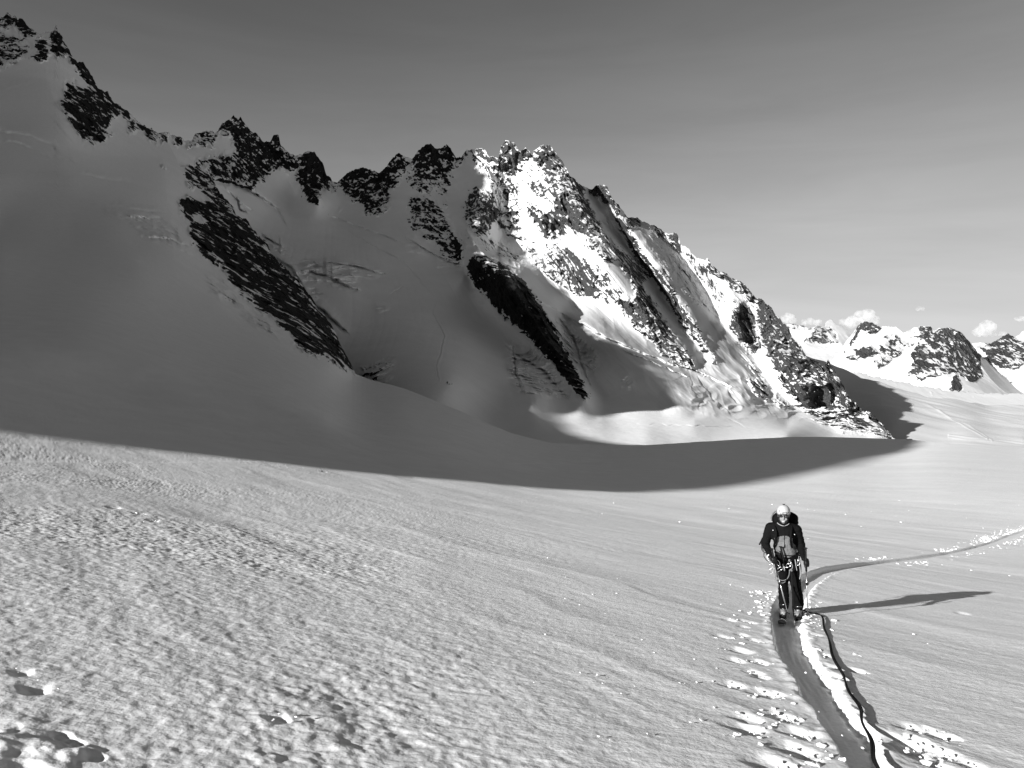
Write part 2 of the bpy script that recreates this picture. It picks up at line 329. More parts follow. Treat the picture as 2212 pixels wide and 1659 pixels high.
rqA = (PXA[m_]-.72*PYA[m_])/15+.5*vn2(PXA[m_]/30, PYA[m_]/30, 43); rbA = (1-2*np.abs(vn2(rqA, PYA[m_]/90, 44)))+.5*(1-2*np.abs(vn2(rqA*2.3, PYA[m_]/40, 45)))
bump_m[m_] = rbA*4.5*smooth(.2, .5, rkA[m_])*np.clip(YA[m_]/800, .4, 1)+(crag(VA0[m_], (19.6, 29.1), 31)*np.clip(rkA[m_]*1.4, 0, 1)*.9+crag(VA0[m_], (10, 20), 41)*icA[m_]*1.0)
soft = (PYA < 1000) & (PXA < 1300)
bump_m[soft] += 5.0*vn(VA0[soft][:, 0]/120, VA0[soft][:, 1]/120, VA0[soft][:, 2]/90, 5)*np.clip(YA[soft]/700, 0, 1)
bump_m += smooth(120, 400, YA)*(1-np.clip(rkA*2, 0, 1))*smooth(420, 330, PYA*0+PXA*.3)*0+smooth(150, 500, YA)*(1.8*vn2((VA0[..., 0]*.5+VA0[..., 1])/70, (VA0[..., 0]-VA0[..., 1]*.4)/28, 61)+.9*np.abs(vn2((VA0[..., 0]*.5+VA0[..., 1])/45, (VA0[..., 0]-VA0[..., 1]*.4)/11, 62)))
# bergschrund and crevasse lips on the upper slope
LIPS_A = [([(-300, 275), (0, 283), (60, 290), (110, 312), (135, 335), (150, 345)], 6, 5), ([(0, 300), (50, 310), (100, 338)], 4, 4), ([(0, 195), (35, 187), (68, 180)], 5, 3), ([(250, 443), (310, 455), (350, 458)], 4, 4), ([(235, 458), (300, 470), (345, 472), (380, 495)], 6, 6), ([(310, 512), (360, 515), (395, 522)], 5, 7), ([(120, 265), (138, 285), (150, 300)], 5, 3), ([(180, 375), (220, 385), (265, 390)], 5, 3)]
for pts, w_, amp in LIPS_A:
    p_ = np.array(pts); bx = (PXA > p_[:, 0].min()-30) & (PXA < p_[:, 0].max()+30) & (PYA > p_[:, 1].min()-30) & (PYA < p_[:, 1].max()+30)
    d_, sg, tt = dist_poly(pts, PXA[bx], PYA[bx]+2*vn2(PXA[bx]/14, PYA[bx]*0, 8)); e_ = np.sin(np.pi*np.clip(tt, .03, .97))**.5*(d_ < 24)
    bump_m[bx] += 1.1*amp*e_*(np.exp(-((sg+w_*.9)/(w_*1.5))**2)-.7*np.exp(-((sg-w_*.35)/(w_*.6))**2))
YA2 = YA-bump_m
VA = P(PXA, PYA, YA2)
# wind-carved relief of the near snow, in metres of height
xa, ya = VA[..., 0], VA[..., 1]
sp = YA*1.85/F*1.3
aw = .6*xa-.8*ya; bw = .8*xa+.6*ya
nearm = (YA < 420) & (rkA < .01)
def put(vals): 
    g = np.zeros_like(YA); g[nearm] = vals; return g
X_, Y_, S_, A_, B_ = xa[nearm], ya[nearm], sp[nearm], aw[nearm], bw[nearm]; PXn = PXA[nearm]
leftw = smooth(1500, 500, PXn); grainy = .25+.75*leftw
dz = np.zeros_like(X_)
wx = .35*vn2(X_/2.2, Y_/2.2, 60); wy = .35*vn2(X_/2.2, Y_/2.2, 61)
for k, (lam_, amp, st) in enumerate(((14, .05, 2.0), (6, .035, 2.2), (2.6, .026, 2.6), (1.15, .0135, 3.4), (.5, .0066, 4.0), (.24, .0032, 4.0), (.12, .0014, 3.5))):
    v = vn2((B_+wx)/lam_, (A_+wy)/(lam_*st), 70+k)
    v = v if k < 2 else (np.abs(v)*-1.6+.4)*.55+v*.45
    dz += amp*1.0*v*smooth(1.6, 3.4, lam_/S_)
patch = smooth(-.35, .45, vn2(X_/3.1, Y_/4.0, 90))
for k, (lam_, amp) in enumerate(((.42, .0038), (.19, .0042), (.085, .0056), (.045, .0034))):
    dz += amp*vn2(X_/lam_, Y_/lam_, 80+k)*smooth(1.5, 3.0, lam_/S_)*grainy*(.6+.55*patch)
dzA = put(dz)
# ski track and pole marks
TRK = [(2200, 2000), (1985, 1800), (1922, 1710), (1885, 1659), (1840, 1586), (1785, 1510), (1758, 1470), (1732, 1432), (1716, 1400), (1706, 1370), (1701, 1338), (1704, 1312), (1718, 1287), (1738, 1264), (1757, 1250), (1790, 1236), (1850, 1225), (1935, 1213), (2047, 1198), (2140, 1176), (2212, 1150), (2330, 1108), (2500, 1050)]
TRW = np.array([ga(*q)[:2] for q in TRK])
def catmull(p, n=6):
    p = np.array(p, float); q = np.concatenate([[2*p[0]-p[1]], p, [2*p[-1]-p[-2]]]); out = []
    for i in range(1, len(q)-2):
        for t in np.arange(n)/n:
            out.append(.5*((2*q[i])+(q[i+1]-q[i-1])*t+(2*q[i-1]-5*q[i]+4*q[i+1]-q[i+2])*t*t+(-q[i-1]+3*q[i]-3*q[i+1]+q[i+2])*t**3))
    out.append(p[-1]); return np.array(out)
TRC = catmull(TRW, 4)
reg = (PXA > 1480) & (PYA > 1040) & (PYA < 2100)
d_, sg, tt = dist_poly(TRC, xa[reg], ya[reg])
hw = np.interp(YA[reg], [3, 5, 8, 12, 16, 40], [.155, .165, .185, .215, .22, .22])
edge = smooth(22, 14, YA[reg])*(.020*vn2(xa[reg]/.16, ya[reg]/.16, 120)+.012*vn2(xa[reg]/.05, ya[reg]/.05, 121)+.02*vn2(xa[reg]/.5, ya[reg]/.5, 122))
ad = d_+edge
s_ = sg+np.sign(sg)*edge*.8
prof = smooth(hw+.015, hw-.03, s_)*smooth(-hw-.03, -hw+.065, s_-.6*edge)
berm = np.exp(-((s_-hw-.05)/.06)**2)*(.007+.012*vn2(xa[reg]/.11, ya[reg]/.11, 123))+np.exp(-((s_+hw+.05)/.06)**2)*(.006+.012*vn2(xa[reg]/.09, ya[reg]/.09, 124))
t_ = dzA[reg]; t_ = t_*(1-.85*prof)-.105*prof*np.interp(YA[reg], [13, 18, 40], [1, .6, .45])+berm*smooth(24, 14, YA[reg])
t_ += (.003*vn2(sg/.035, tt*160, 125)+.006*vn2(sg/.12, tt*60, 126))*prof*smooth(14, 8, YA[reg])
dzA[reg] = t_
def q8(*p): return [(1536+a*.2064, 1316.6+b*.2064, s) for a, b, s in p]
def q9(*p): return [(1810.4+a*.1488, 1536+b*.1488, s) for a, b, s in p]
PITS = q8((110, 290, 1), (450, 330, .8), (300, 440, 1.4), (250, 540, 1.1), (500, 560, 1.0), (450, 665, 1), (520, 712, .9), (220, 790, 1.2), (540, 880, 1.4), (690, 890, .8), (380, 1135, 1.3), (720, 1125, 1.5), (360, 1230, 1.5), (900, 1295, 1.4), (880, 1470, 1.6), (640, 1615, 1.8), (1030, 1560, .9), (1290, 620, 1), (1310, 715, 1.3), (1090, 275, .9), (1200, 490, .9), (1500, 650, 1.1), (200, 120, .9), (330, 125, .7), (430, 150, .7), (340, 190, .7), (330, 275, .8)) + \
    q9((820, 420, 1.9), (1080, 425, 1.2), (1100, 600, 1.9), (1320, 560, 1.8), (1070, 260, 1.2), (1310, 280, .8), (1450, 370, 1.0), (1640, 400, .8), (1900, 780, 1.1), (1430, 800, 1.2), (1580, 640, .8)) + \
    [(245, 1097, 1.3), (300, 1110, 1.2), (330, 1125, 1.2), (45, 1445, .9), (75, 1480, 1.1), (1690, 1120, 1), (2080, 1330, 1.0), (700, 1020, 1), (600, 1545, .9)]
PITW = []
for a_, b_, s_ in PITS:
    c_ = ga(a_, b_); s_ = s_*float(np.interp(c_[1], [4, 12, 30], [1.0, 1.25, 2.2])); L_, Wd = .085*s_, .062*s_; PITW.append((c_, s_))
    bx = (np.abs(xa-c_[0]) < .5*s_+.2) & (np.abs(ya-c_[1]) < .6*s_+.3) & (YA < 60)
    dx, dy = xa[bx]-c_[0], ya[bx]-c_[1]; al = .6*dx-.8*dy; ac = .8*dx+.6*dy
    al2, ac2 = al/L_, ac/Wd; e_ = np.exp(-(al2**4+np.abs(ac2)**4*np.clip(1+.5*al2, .4, 2))); l_ = np.exp(-((ac2-1.9)**2+al2**2)); 
    dzA[bx] += -.022*s_*e_+.003*s_*l_*(1+.5*vn2(xa[bx]/.04, ya[bx]/.04, 130))
# trampled lumps at the lower left corner
for a_, b_, s_, h_ in ((20, 1588, .20, .035), (90, 1600, .16, .03), (150, 1612, .13, .03), (60, 1562, .26, .018), (190, 1606, .12, .02), (118, 1640, .16, .03), (40, 1640, .16, -.05), (130, 1574, .10, -.045), (10, 1566, .14, -.03), (205, 1618, .10, -.04), (165, 1590, .09, -.04), (-40, 1600, .3, .04), (75, 1650, .12, -.03)):
    c_ = ga(a_, b_); bx = (np.abs(xa-c_[0]) < .7) & (np.abs(ya-c_[1]) < .7) & (YA < 8)
    dx, dy = xa[bx]-c_[0], ya[bx]-c_[1]; rr = np.hypot(.8*dx-.6*dy, (.6*dx+.8*dy)*1.5)*(1+.35*vn2(xa[bx]/.08, ya[bx]/.08, 140))
    dzA[bx] += h_*.42*smooth(s_, s_*.35, rr)
VA[..., 2] += dzA
slpA = np.where(colA < 350, 1.2, np.where(colA < 780, .9, .26))
VA = back(VA, 26, slpA, .010)
attA = np.concatenate([rkA, np.repeat(rkA[-1:], 26, 0)], 0)
nrA = VA.shape[0]-1
pyc = np.concatenate([PYA, np.repeat(PYA[-1:], 26, 0)])[:-1, :-1]; pxc = np.concatenate([PXA, np.repeat(PXA[-1:], 26, 0)])[:-1, :-1]

def snow_near():
    m = bpy.data.materials.new('wind_carved_snow'); m.use_nodes = True; t = m.node_tree; b = t.nodes['Principled BSDF']
    tc = N(t, 'ShaderNodeTexCoord'); mp = N(t, 'ShaderNodeMapping'); mp.inputs['Rotation'].default_value = (0, 0, math.atan2(.8, .6)); mp.inputs['Scale'].default_value = (.45, 1.3, 1)
    Lk(t, tc.outputs['Object'], mp.inputs['Vector'])
    n = N(t, 'ShaderNodeTexNoise', inp={'Scale': 26.0, 'Detail': 4.0, 'Roughness': .6}); Lk(t, tc.outputs['Object'], n.inputs['Vector'])
    n2 = N(t, 'ShaderNodeTexNoise', inp={'Scale': 5.0, 'Detail': 4.0, 'Roughness': .6}); Lk(t, mp.outputs[0], n2.inputs['Vector'])
    b1 = N(t, 'ShaderNodeBump', inp={'Strength': .6, 'Distance': .010}); Lk(t, n.outputs[0], b1.inputs['Height'])
    b2 = N(t, 'ShaderNodeBump', inp={'Strength': .5, 'Distance': .022}); Lk(t, n2.outputs[0], b2.inputs['Height']); Lk(t, b1.outputs[0], b2.inputs['Normal'])
    Lk(t, b2.outputs[0], b.inputs['Normal'])
    n3 = N(t, 'ShaderNodeTexNoise', inp={'Scale': .35, 'Detail': 6.0, 'Roughness': .6}); Lk(t, tc.outputs['Object'], n3.inputs['Vector'])
    mr = N(t, 'ShaderNodeMapRange', inp={'From Min': .3, 'From Max': .7, 'To Min': .88, 'To Max': .96}); Lk(t, n3.outputs[0], mr.inputs['Value'])
    ms = N(t, 'ShaderNodeMapRange', inp={'From Min': .3, 'From Max': .65, 'To Min': .84, 'To Max': 1.0}); Lk(t, n.outputs[0], ms.inputs['Value']); mu = N(t, 'ShaderNodeMath', operation='MULTIPLY'); Lk(t, mr.outputs[0], mu.inputs[0]); Lk(t, ms.outputs[0], mu.inputs[1]); Lk(t, mu.outputs[0], b.inputs['Base Color'])
    b.inputs['Roughness'].default_value = .6; b.inputs['Specular IOR Level'].default_value = .25
    return m
M_near = snow_near()
M_dark = snow_rock('shade_toned_rock_and_snow', sc=1.4, rock=.018, rot=(R(19.6), 0, R(29.1)), strch=(1, 2.0, 1.0), k=1.1, slope=.4, ledge=.68, snow=.9)  # ridge shade painted into the rock colour, far darker than the sunlit granite
# the rock-bearing upper part and the snow slope are split along a line well inside shaded snow
is_up = ((pxc < 800) & (pyc < np.interp(pxc, [-800, 0, 100, 126, 150, 200, 260, 350, 380, 450, 560, 700, 800], [400, 165, 170, 250, 322, 335, 338, 338, 600, 640, 745, 812, 830])))
slope_o = tag(grid_mesh('snow_slope', VA, M_near, attA, ~is_up), kind='structure')
ridge_o = tag(grid_mesh('rocky_ridge', VA, M_dark, attA, is_up), kind='structure')

# ------------------------------------------------------------------ (B, C, D) cirque, shaded spur, granite face, glacier shelf
SKY_B = [(330, 288), (347, 287), (365, 286), (368, 295), (392, 297), (399, 305), (415, 305), (422, 290), (446, 283), (465, 288), (481, 267), (497, 260), (505, 248), (514, 260), (519, 255), (531, 274), (552, 288), (566, 305), (583, 307), (590, 295), (602, 295), (606, 314), (625, 333), (639, 337), (653, 333), (667, 328), (679, 328), (687, 340), (698, 354), (705, 378), (715, 385), (717, 392), (729, 394), (750, 373), (768, 368), (785, 361), (800, 368), (819, 374), (836, 357), (849, 340), (862, 333), (877, 344), (890, 346), (901, 327), (920, 312), (931, 310), (940, 320), (952, 322), (965, 312), (974, 322), (985, 344), (997, 342), (1009, 326), (1029, 322), (1048, 324), (1056, 338), (1076, 344), (1082, 318), (1092, 304), (1112, 312), (1122, 330), (1136, 322), (1148, 334), (1158, 324), (1173, 312), (1191, 320), (1215, 350), (1231, 379), (1259, 403), (1275, 409), (1294, 401), (1310, 403), (1322, 427), (1338, 449), (1354, 469), (1378, 473), (1421, 490), (1445, 506), (1461, 508), (1473, 532), (1497, 552), (1524, 566), (1528, 563), (1536, 575), (1561, 590), (1583, 604), (1604, 616), (1620, 632), (1643, 650), (1668, 671), (1693, 700), (1710, 725), (1732, 756), (1746, 778), (1762, 776), (1778, 796), (1789, 781), (1803, 803), (1824, 838), (1835, 859), (1852, 877), (1867, 891), (1884, 895), (1902, 916), (1923, 941), (1960, 975), (2000, 990)]
ctlB = [(330, 290, 1200), (400, 300, 1380), (505, 250, 1600), (600, 300, 1700), (680, 330, 1700), (722, 390, 1750), (785, 360, 1800), (860, 335, 1800), (930, 310, 1800), (985, 340, 1850),
  (380, 340, 1180), (420, 380, 1200), (500, 350, 1450), (560, 420, 1450), (640, 430, 1600), (720, 460, 1550), (760, 480, 1500), (690, 430, 1500), (800, 460, 1540), (870, 480, 1450), (920, 500, 1400), (970, 540, 1330), (600, 560, 1150), (750, 560, 1200), (850, 600, 1150), (650, 650, 950), (800, 700, 900), (950, 700, 950), (1000, 600, 1180), (780, 800, 640), (900, 800, 560), (1000, 820, 560), (1100, 820, 700), (970, 828, 500), (1000, 868, 480), (1150, 868, 540),
  (450, 500, 1150), (550, 650, 950), (700, 780, 700), (760, 850, 560), (870, 850, 470), (1000, 950, 380), (600, 800, 650), (400, 600, 1000), (400, 900, 600), (700, 950, 420),
  (1092, 304, 1750), (1173, 312, 1700), (1050, 345, 1750), (1076, 370, 1720), (1010, 440, 1620), (1120, 450, 1590), (1110, 560, 1440), (1180, 400, 1600), (1230, 500, 1480), (1200, 560, 1420), (1180, 600, 1370), (1260, 600, 1290), (1300, 670, 1200), (1240, 650, 1300),
  (1650, 680, 1300), (1690, 770, 1150), (1735, 850, 1040), (1770, 860, 1060), (1820, 915, 950), (1680, 840, 1090),
  (1100, 885, 540), (1300, 893, 640), (1500, 897, 680), (1700, 918, 830), (1900, 946, 800), (1100, 940, 420), (1400, 935, 470), (1700, 940, 560), (1100, 1000, 310), (1500, 1000, 340), (1900, 1000, 420), (1950, 975, 560), (1300, 905, 560), (1500, 910, 600), (2000, 1000, 500)]
ctlB += subdiv([(1030, 550, 1225), (1120, 600, 1120), (1180, 690, 1000), (1230, 790, 860), (1270, 860, 660)], [(1000, 575, 1270), (1080, 690, 1080), (1150, 780, 900), (1225, 860, 680)], [(1150, 590, 1330), (1200, 650, 1220), (1230, 720, 1110), (1275, 800, 960), (1300, 868, 760)],
  [(1062, 400, 1640), (1040, 470, 1510), (1070, 540, 1440)], [(1085, 400, 1720), (1095, 470, 1610), (1120, 520, 1530)],
  [(1245, 400, 1570), (1290, 480, 1440), (1340, 550, 1335), (1400, 640, 1215), (1450, 710, 1130), (1500, 770, 1060)],
  [(1277, 418, 1740), (1315, 470, 1650), (1355, 530, 1550), (1398, 590, 1440), (1440, 650, 1330), (1485, 710, 1230), (1520, 765, 1130)],
  [(1318, 430, 1610), (1352, 485, 1500), (1405, 560, 1380), (1455, 640, 1260), (1500, 705, 1160), (1537, 770, 1085)],
  [(1421, 494, 1730), (1473, 555, 1640), (1505, 595, 1560), (1530, 640, 1470), (1548, 685, 1370), (1560, 715, 1290)], [(1522, 716, 1195), (1545, 748, 1150), (1572, 785, 1100)], [(1566, 745, 1190), (1595, 790, 1120)],
  [(1310, 405, 1645), (1378, 473, 1740), (1430, 495, 1730), (1461, 508, 1640), (1530, 568, 1480), (1604, 616, 1390), (1668, 671, 1280), (1732, 756, 1160), (1789, 790, 1090), (1852, 877, 1010), (1923, 941, 930)],
  [(1515, 575, 1480), (1560, 630, 1380), (1590, 680, 1290), (1600, 730, 1230)], [(1612, 680, 1345), (1628, 730, 1280), (1650, 790, 1180)], [(1550, 700, 1290), (1590, 760, 1200), (1660, 850, 1060), (1700, 890, 980)], [(1585, 720, 1290), (1640, 800, 1180), (1700, 870, 1060), (1740, 900, 1000)],
  [(1320, 700, 1130), (1430, 765, 1040), (1500, 815, 960), (1600, 858, 920), (1650, 880, 945), (1700, 900, 950), (1760, 920, 920), (1800, 935, 900), (1925, 948, 870)],
  [(1240, 690, 1120), (1300, 735, 980), (1400, 800, 850), (1500, 855, 790)], [(1270, 790, 960), (1340, 850, 790), (1430, 884, 700)], [(1520, 840, 890), (1590, 878, 850)], st=24)
DB = TPS(ctlB, lam=.0005).grid(320, 2010, 230, 1030, 5)
rockB = Raster(300, 2020, 230, 1000)
for d_, q in ((.8, z2((1080, 855), (1150, 875), (1140, 900), (1090, 880))), (.7, z2((1150, 910), (1215, 830), (1300, 815), (1350, 930), (1280, 910), (1210, 910), (1160, 930))),
      (.78, z2((1350, 830), (1450, 715), (1540, 790), (1620, 860), (1740, 850), (1780, 960), (1850, 1000), (1810, 1080), (1780, 1040), (1700, 1050), (1650, 1100), (1660, 1140), (1590, 1150), (1440, 1120), (1370, 1120), (1300, 1050), (1200, 1000), (1370, 960), (1450, 960), (1440, 860), (1380, 830))),
      (.74, z2((1230, 1010), (1440, 1110), (1590, 1150), (1660, 1220), (1560, 1170), (1350, 1120), (1240, 1060))),
      (.92, z2((1870, 960), (1960, 935), (2010, 1010), (2065, 1120), (2050, 1180), (1990, 1190), (1995, 1280), (1940, 1280), (1880, 1180), (1850, 1090), (1880, 1040))), (.8, z2((2050, 1120), (2212, 1050), (2212, 1260), (2150, 1200))),
      (.85, z3((905, 410), (1060, 320), (1140, 355), (1240, 260), (1285, 310), (1240, 400), (1200, 450), (1190, 540), (1100, 580), (1060, 560), (1050, 520), (1010, 510), (980, 450))),
      (.74, z4((0, 290), (50, 170), (100, 85), (150, 105), (230, 90), (272, 170), (245, 290), (215, 390), (165, 330), (110, 360), (60, 350), (20, 330))), (.45, z4((100, 200), (200, 300), (260, 560), (190, 520), (120, 400))),
      (.78, z4((0, 380), (100, 380), (190, 420), (245, 550), (300, 620), (310, 720), (270, 735), (190, 690), (130, 610), (60, 590), (10, 540))), (.95, z4((240, 585), (300, 620), (312, 720), (270, 738), (235, 700))),
      (.82, z4((350, 330), (470, 350), (490, 480), (430, 600), (330, 560), (300, 440))), (.5, z4((300, 560), (450, 600), (550, 640), (640, 700), (655, 780), (560, 740), (420, 680), (330, 670))), (.5, z4((490, 430), (600, 480), (620, 560), (640, 620), (560, 600), (480, 520))),
      (.20, z4((480, 180), (700, 130), (860, 200), (1000, 500), (1100, 800), (1250, 1000), (1400, 1230), (1200, 1050), (1000, 900), (900, 700), (650, 600), (500, 450))), (.20, z5((380, 280), (600, 430), (800, 700), (900, 900), (1000, 1200), (800, 1000), (640, 700), (500, 450))), (.20, z5((40, 60), (280, 200), (400, 330), (480, 560), (420, 640), (300, 450), (150, 250))),
      (.55, z4((300, 150), (345, 125), (430, 120), (500, 180), (470, 340), (430, 300), (340, 180))),
      (.62, z4((495, 180), (515, 100), (545, 70), (600, 95), (640, 150), (625, 230), (550, 240), (500, 220))), (.55, z4((610, 130), (660, 110), (710, 170), (640, 170))),
      (.58, z4((700, 140), (745, 90), (800, 115), (860, 190), (910, 270), (960, 400), (1000, 520), (1040, 640), (980, 600), (900, 560), (860, 480), (800, 400), (770, 300), (720, 230))), (.55, z4((660, 300), (740, 290), (770, 330), (760, 390), (680, 350))),
      (.5, z4((440, 230), (600, 300), (625, 490), (560, 520), (500, 450))), (.5, z4((640, 390), (800, 480), (870, 580), (840, 620), (760, 600), (690, 500))), (.52, z4((620, 640), (720, 660), (760, 770), (700, 760))),
      (.58, z4((690, 760), (800, 790), (900, 870), (940, 930), (860, 870), (760, 820))), (.52, z4((750, 620), (900, 650), (1000, 750), (1045, 850), (1045, 930), (940, 930), (850, 860), (800, 800), (750, 700))), (.52, z4((930, 560), (1060, 640), (1160, 720), (1100, 740), (980, 640))),
      (.6, z4((880, 265), (905, 262), (960, 330), (1030, 470), (1090, 580), (1190, 680), (1290, 850), (1340, 930), (1420, 1060), (1500, 1180), (1590, 1310), (1500, 1300), (1400, 1240), (1330, 1150), (1240, 1080), (1200, 1000), (1130, 920), (1230, 960), (1250, 880), (1180, 760), (1090, 640), (1010, 560), (930, 400))),
      (.62, z4((1000, 330), (1090, 310), (1130, 380), (1170, 460), (1120, 440), (1060, 400))), (.45, z4((1050, 480), (1110, 500), (1130, 550), (1080, 540))), (.62, z4((1160, 660), (1260, 740), (1330, 830), (1300, 860), (1200, 760))),
      (.52, z4((1130, 480), (1190, 500), (1240, 600), (1300, 700), (1400, 830), (1480, 960), (1560, 1080), (1600, 1190), (1500, 1090), (1420, 960), (1330, 830), (1240, 720), (1180, 590))),
      (.36, z4((1190, 480), (1430, 580), (1500, 700), (1640, 950), (1650, 1010), (1560, 960), (1450, 800), (1300, 600))), (.5, z5((0, 180), (120, 400), (240, 600), (370, 850), (300, 800), (150, 560), (0, 300))),
      (.55, z5((0, 540), (80, 640), (160, 760), (230, 870), (150, 820), (0, 720))), (.55, z5((40, 35), (100, 35), (130, 130), (90, 110))), (.6, z5((282, 185), (320, 195), (385, 265), (300, 255))), (.6, z5((400, 290), (490, 350), (500, 400), (450, 400), (430, 350))), (.45, z5((430, 420), (520, 440), (530, 500), (470, 480))),
      (.78, z5((460, 475), (505, 470), (560, 560), (590, 700), (560, 780), (500, 680), (425, 600))), (.68, z5((600, 440), (680, 495), (800, 645), (900, 795), (945, 790), (1000, 855), (1020, 980), (1000, 1040), (940, 1000), (880, 1000), (830, 900), (700, 860), (650, 760), (600, 620))),
      (.62, z5((990, 840), (1020, 805), (1060, 870), (1150, 1030), (1240, 1120), (1410, 1265), (1150, 1240), (1000, 1200), (900, 1100), (860, 1000), (980, 1000))), (.6, z5((690, 860), (850, 930), (980, 1100), (1030, 1210), (960, 1190), (850, 1080), (740, 960))),
      (.55, z5((490, 900), (600, 920), (665, 1000), (650, 1050), (560, 980))), (.6, z5((680, 1020), (790, 1065), (795, 1110), (700, 1060))), (.5, z5((450, 715), (560, 815), (670, 960), (640, 965), (540, 850))),
      (.88, z4((320, 775), (350, 705), (420, 690), (520, 735), (600, 800), (680, 870), (705, 930), (760, 1000), (800, 1100), (850, 1180), (900, 1280), (970, 1400), (1005, 1490), (950, 1470), (880, 1400), (800, 1300), (740, 1230), (680, 1150), (620, 1100), (560, 1050), (500, 1000), (450, 930), (400, 880), (350, 820))),
      (.7, z3((1040, 1340), (1085, 1345), (1090, 1385), (1060, 1375))), (.75, z3((1110, 1325), (1150, 1335), (1130, 1400), (1090, 1395))), (.55, z2((2020, 1210), (2040, 1215), (2030, 1240))), (.6, z2((2100, 1280), (2130, 1290), (2120, 1330), (2100, 1320))), (.6, z2((2150, 1260), (2180, 1255), (2170, 1275)))): rockB.poly(q, d_)
rockB.blur(2, 2)
iceB = Raster(300, 2020, 230, 1000)
for v_, q in ((.8, z3((730, 790), (830, 800), (920, 805), (1170, 860), (1150, 875), (1020, 870), (1025, 940), (980, 945), (880, 900), (750, 890))), (1, z3((640, 790), (720, 830), (745, 910), (690, 870))), (1, z3((780, 920), (840, 960), (820, 1010), (790, 970))), (1, z3((1020, 1350), (1110, 1330), (1180, 1280), (1220, 1310), (1180, 1400), (1080, 1390))), (.6, z3((1110, 1020), (1180, 1030), (1185, 1050), (1120, 1050))),
      (1, z4((550, 1190), (640, 1180), (800, 1320), (900, 1480), (700, 1450), (600, 1440), (560, 1350))), (1, z4((780, 1030), (850, 1060), (1000, 1200), (1050, 1250), (1010, 1330), (1000, 1400), (900, 1300), (830, 1180))), (.8, z4((1160, 1350), (1215, 1350), (1210, 1430), (1170, 1410))), (.8, z4((0, 620), (90, 670), (60, 690), (0, 650))), (.8, z4((150, 700), (300, 730), (310, 770), (180, 770))), (.5, z4((340, 880), (380, 900), (440, 990), (400, 960))),
      (.7, z3((540, 670), (640, 700), (700, 780), (600, 740)))): iceB.poly(q, v_)
iceB.blur(3, 2)
colB = np.arange(330, 2002, 1.45)
topB = pl(SKY_B, colB)-jag(colB, 1, 21)*np.interp(colB, [330, 1230, 1280, 2000], [2.6, 2.6, 3.6, 3.6])
botB = 1000+0*colB
PXB, PYB = rows(colB, topB, botB, 620)
YB = DB(PXB, PYB); VB0 = P(PXB, PYB, YB)
wb1, wb2 = vn2(PXB/9, PYB/9, 13), vn2(PXB/9, PYB/9, 14)
wb3, wb4 = vn2(PXB/3.6, PYB/3.6, 15), vn2(PXB/3.6, PYB/3.6, 16); rkB = rockB(PXB+4.5*wb1+3*wb3, PYB+4.5*wb2+3*wb4); rkB = np.where(PYB < topB[None]+8, np.maximum(rkB, rockB(PXB, PYB+7)), rkB); bandB = (PYB-topB[None])/(11+17*np.abs(vn2(PXB/19, 0*PXB, 53))); rkB = np.maximum(rkB, np.where(PXB < 1010, .74, .62)*smooth(1.3, .6, bandB)*smooth(-.6, -.2, vn2(PXB/16, 0*PXB+3, 54))*smooth(330, 350, PXB)); rkB = rkB+(.04+.14*smooth(1040, 1120, PXB))*smooth(.3, .45, rkB)+.10*smooth(.5, .62, rkB)*smooth(1040, 1120, PXB); icB = iceB(PXB+3*wb1, PYB+3*wb2)
rq = (PXB-.66*PYB)/19+.5*vn2(PXB/40, PYB/40, 33); rb = (1-2*np.abs(vn2(rq, PYB/120, 34)))+.5*(1-2*np.abs(vn2(rq*2.3, PYB/60, 35)))
rc_ = smooth(.15, .5, rkB)
bm = rb*(7.5*rc_+2.2*smooth(1100, 1160, PXB))*smooth(230, 330, PYB)*smooth(905, 860, PYB)+crag(VB0, (33.4, 13.3), 51)*np.clip(rkB*1.4, 0, 1)*(1.0+.35*smooth(1040, 1120, PXB))+crag(VB0, (10, -50), 61)*icB*1.9
bm += 7*vn(VB0[..., 0]/130, VB0[..., 1]/130, VB0[..., 2]/110, 6)*smooth(500, 900, YB)+(3.0*vn(VB0[..., 0]/42, VB0[..., 1]/60, VB0[..., 2]/30, 23)+1.1*np.abs(vn(VB0[..., 0]/16, VB0[..., 1]/26, VB0[..., 2]/12, 24)))*smooth(450, 700, YB)
# snow flutes running down the lit face
lit = smooth(1050, 1120, PXB)*smooth(905, 860, PYB)*(1-icB)
fl = VB0[..., 0]+.62*VB0[..., 2]
bm += (1-lit)*smooth(500, 900, YB)*(2.6*vn(fl/26, VB0[..., 2]/120, 0*fl, 57)+1.3*np.abs(vn(fl/9, VB0[..., 2]/70, 0*fl, 58)))
bm += lit*(3.4*vn(fl/14, VB0[..., 2]/90, 0*fl, 7)+1.9*np.abs(vn(fl/6, VB0[..., 2]/60, 0*fl, 8)))
shelf = Raster(300, 2020, 230, 1000); shelf.poly(z7((200, 430), (500, 540), (980, 725), (1500, 850), (1900, 1000), (2230, 1180), (2230, 1285), (1560, 1205), (1200, 1195), (830, 1030), (500, 800), (300, 560)), 1); shelf.blur(4, 2)
sh = shelf(PXB, PYB); q1, q2 = (PXB*.87+PYB*.5), (PYB*.87-PXB*.5)
ser = smooth(1440, 1500, PXB)*.85+.15
qn = (PXB*.8-PYB*.6)/38+.55*vn2(PXB/45, PYB/45, 17)+.2*vn2(PXB/14, PYB/14, 18); qc = (PXB*.6+PYB*.8)/70+.6*vn2(PXB/60, PYB/60, 27)
fr, fc = qn-np.floor(qn), qc-np.floor(qc); ha = .55+.45*_h(np.floor(qn).astype(np.int64), np.floor(qc).astype(np.int64), 0*PXB.astype(np.int64), 77)
bm += sh*ser*ha*13*(fr**.6*smooth(1.0, .93, fr)*(1-.35*np.abs(2*fc-1)))
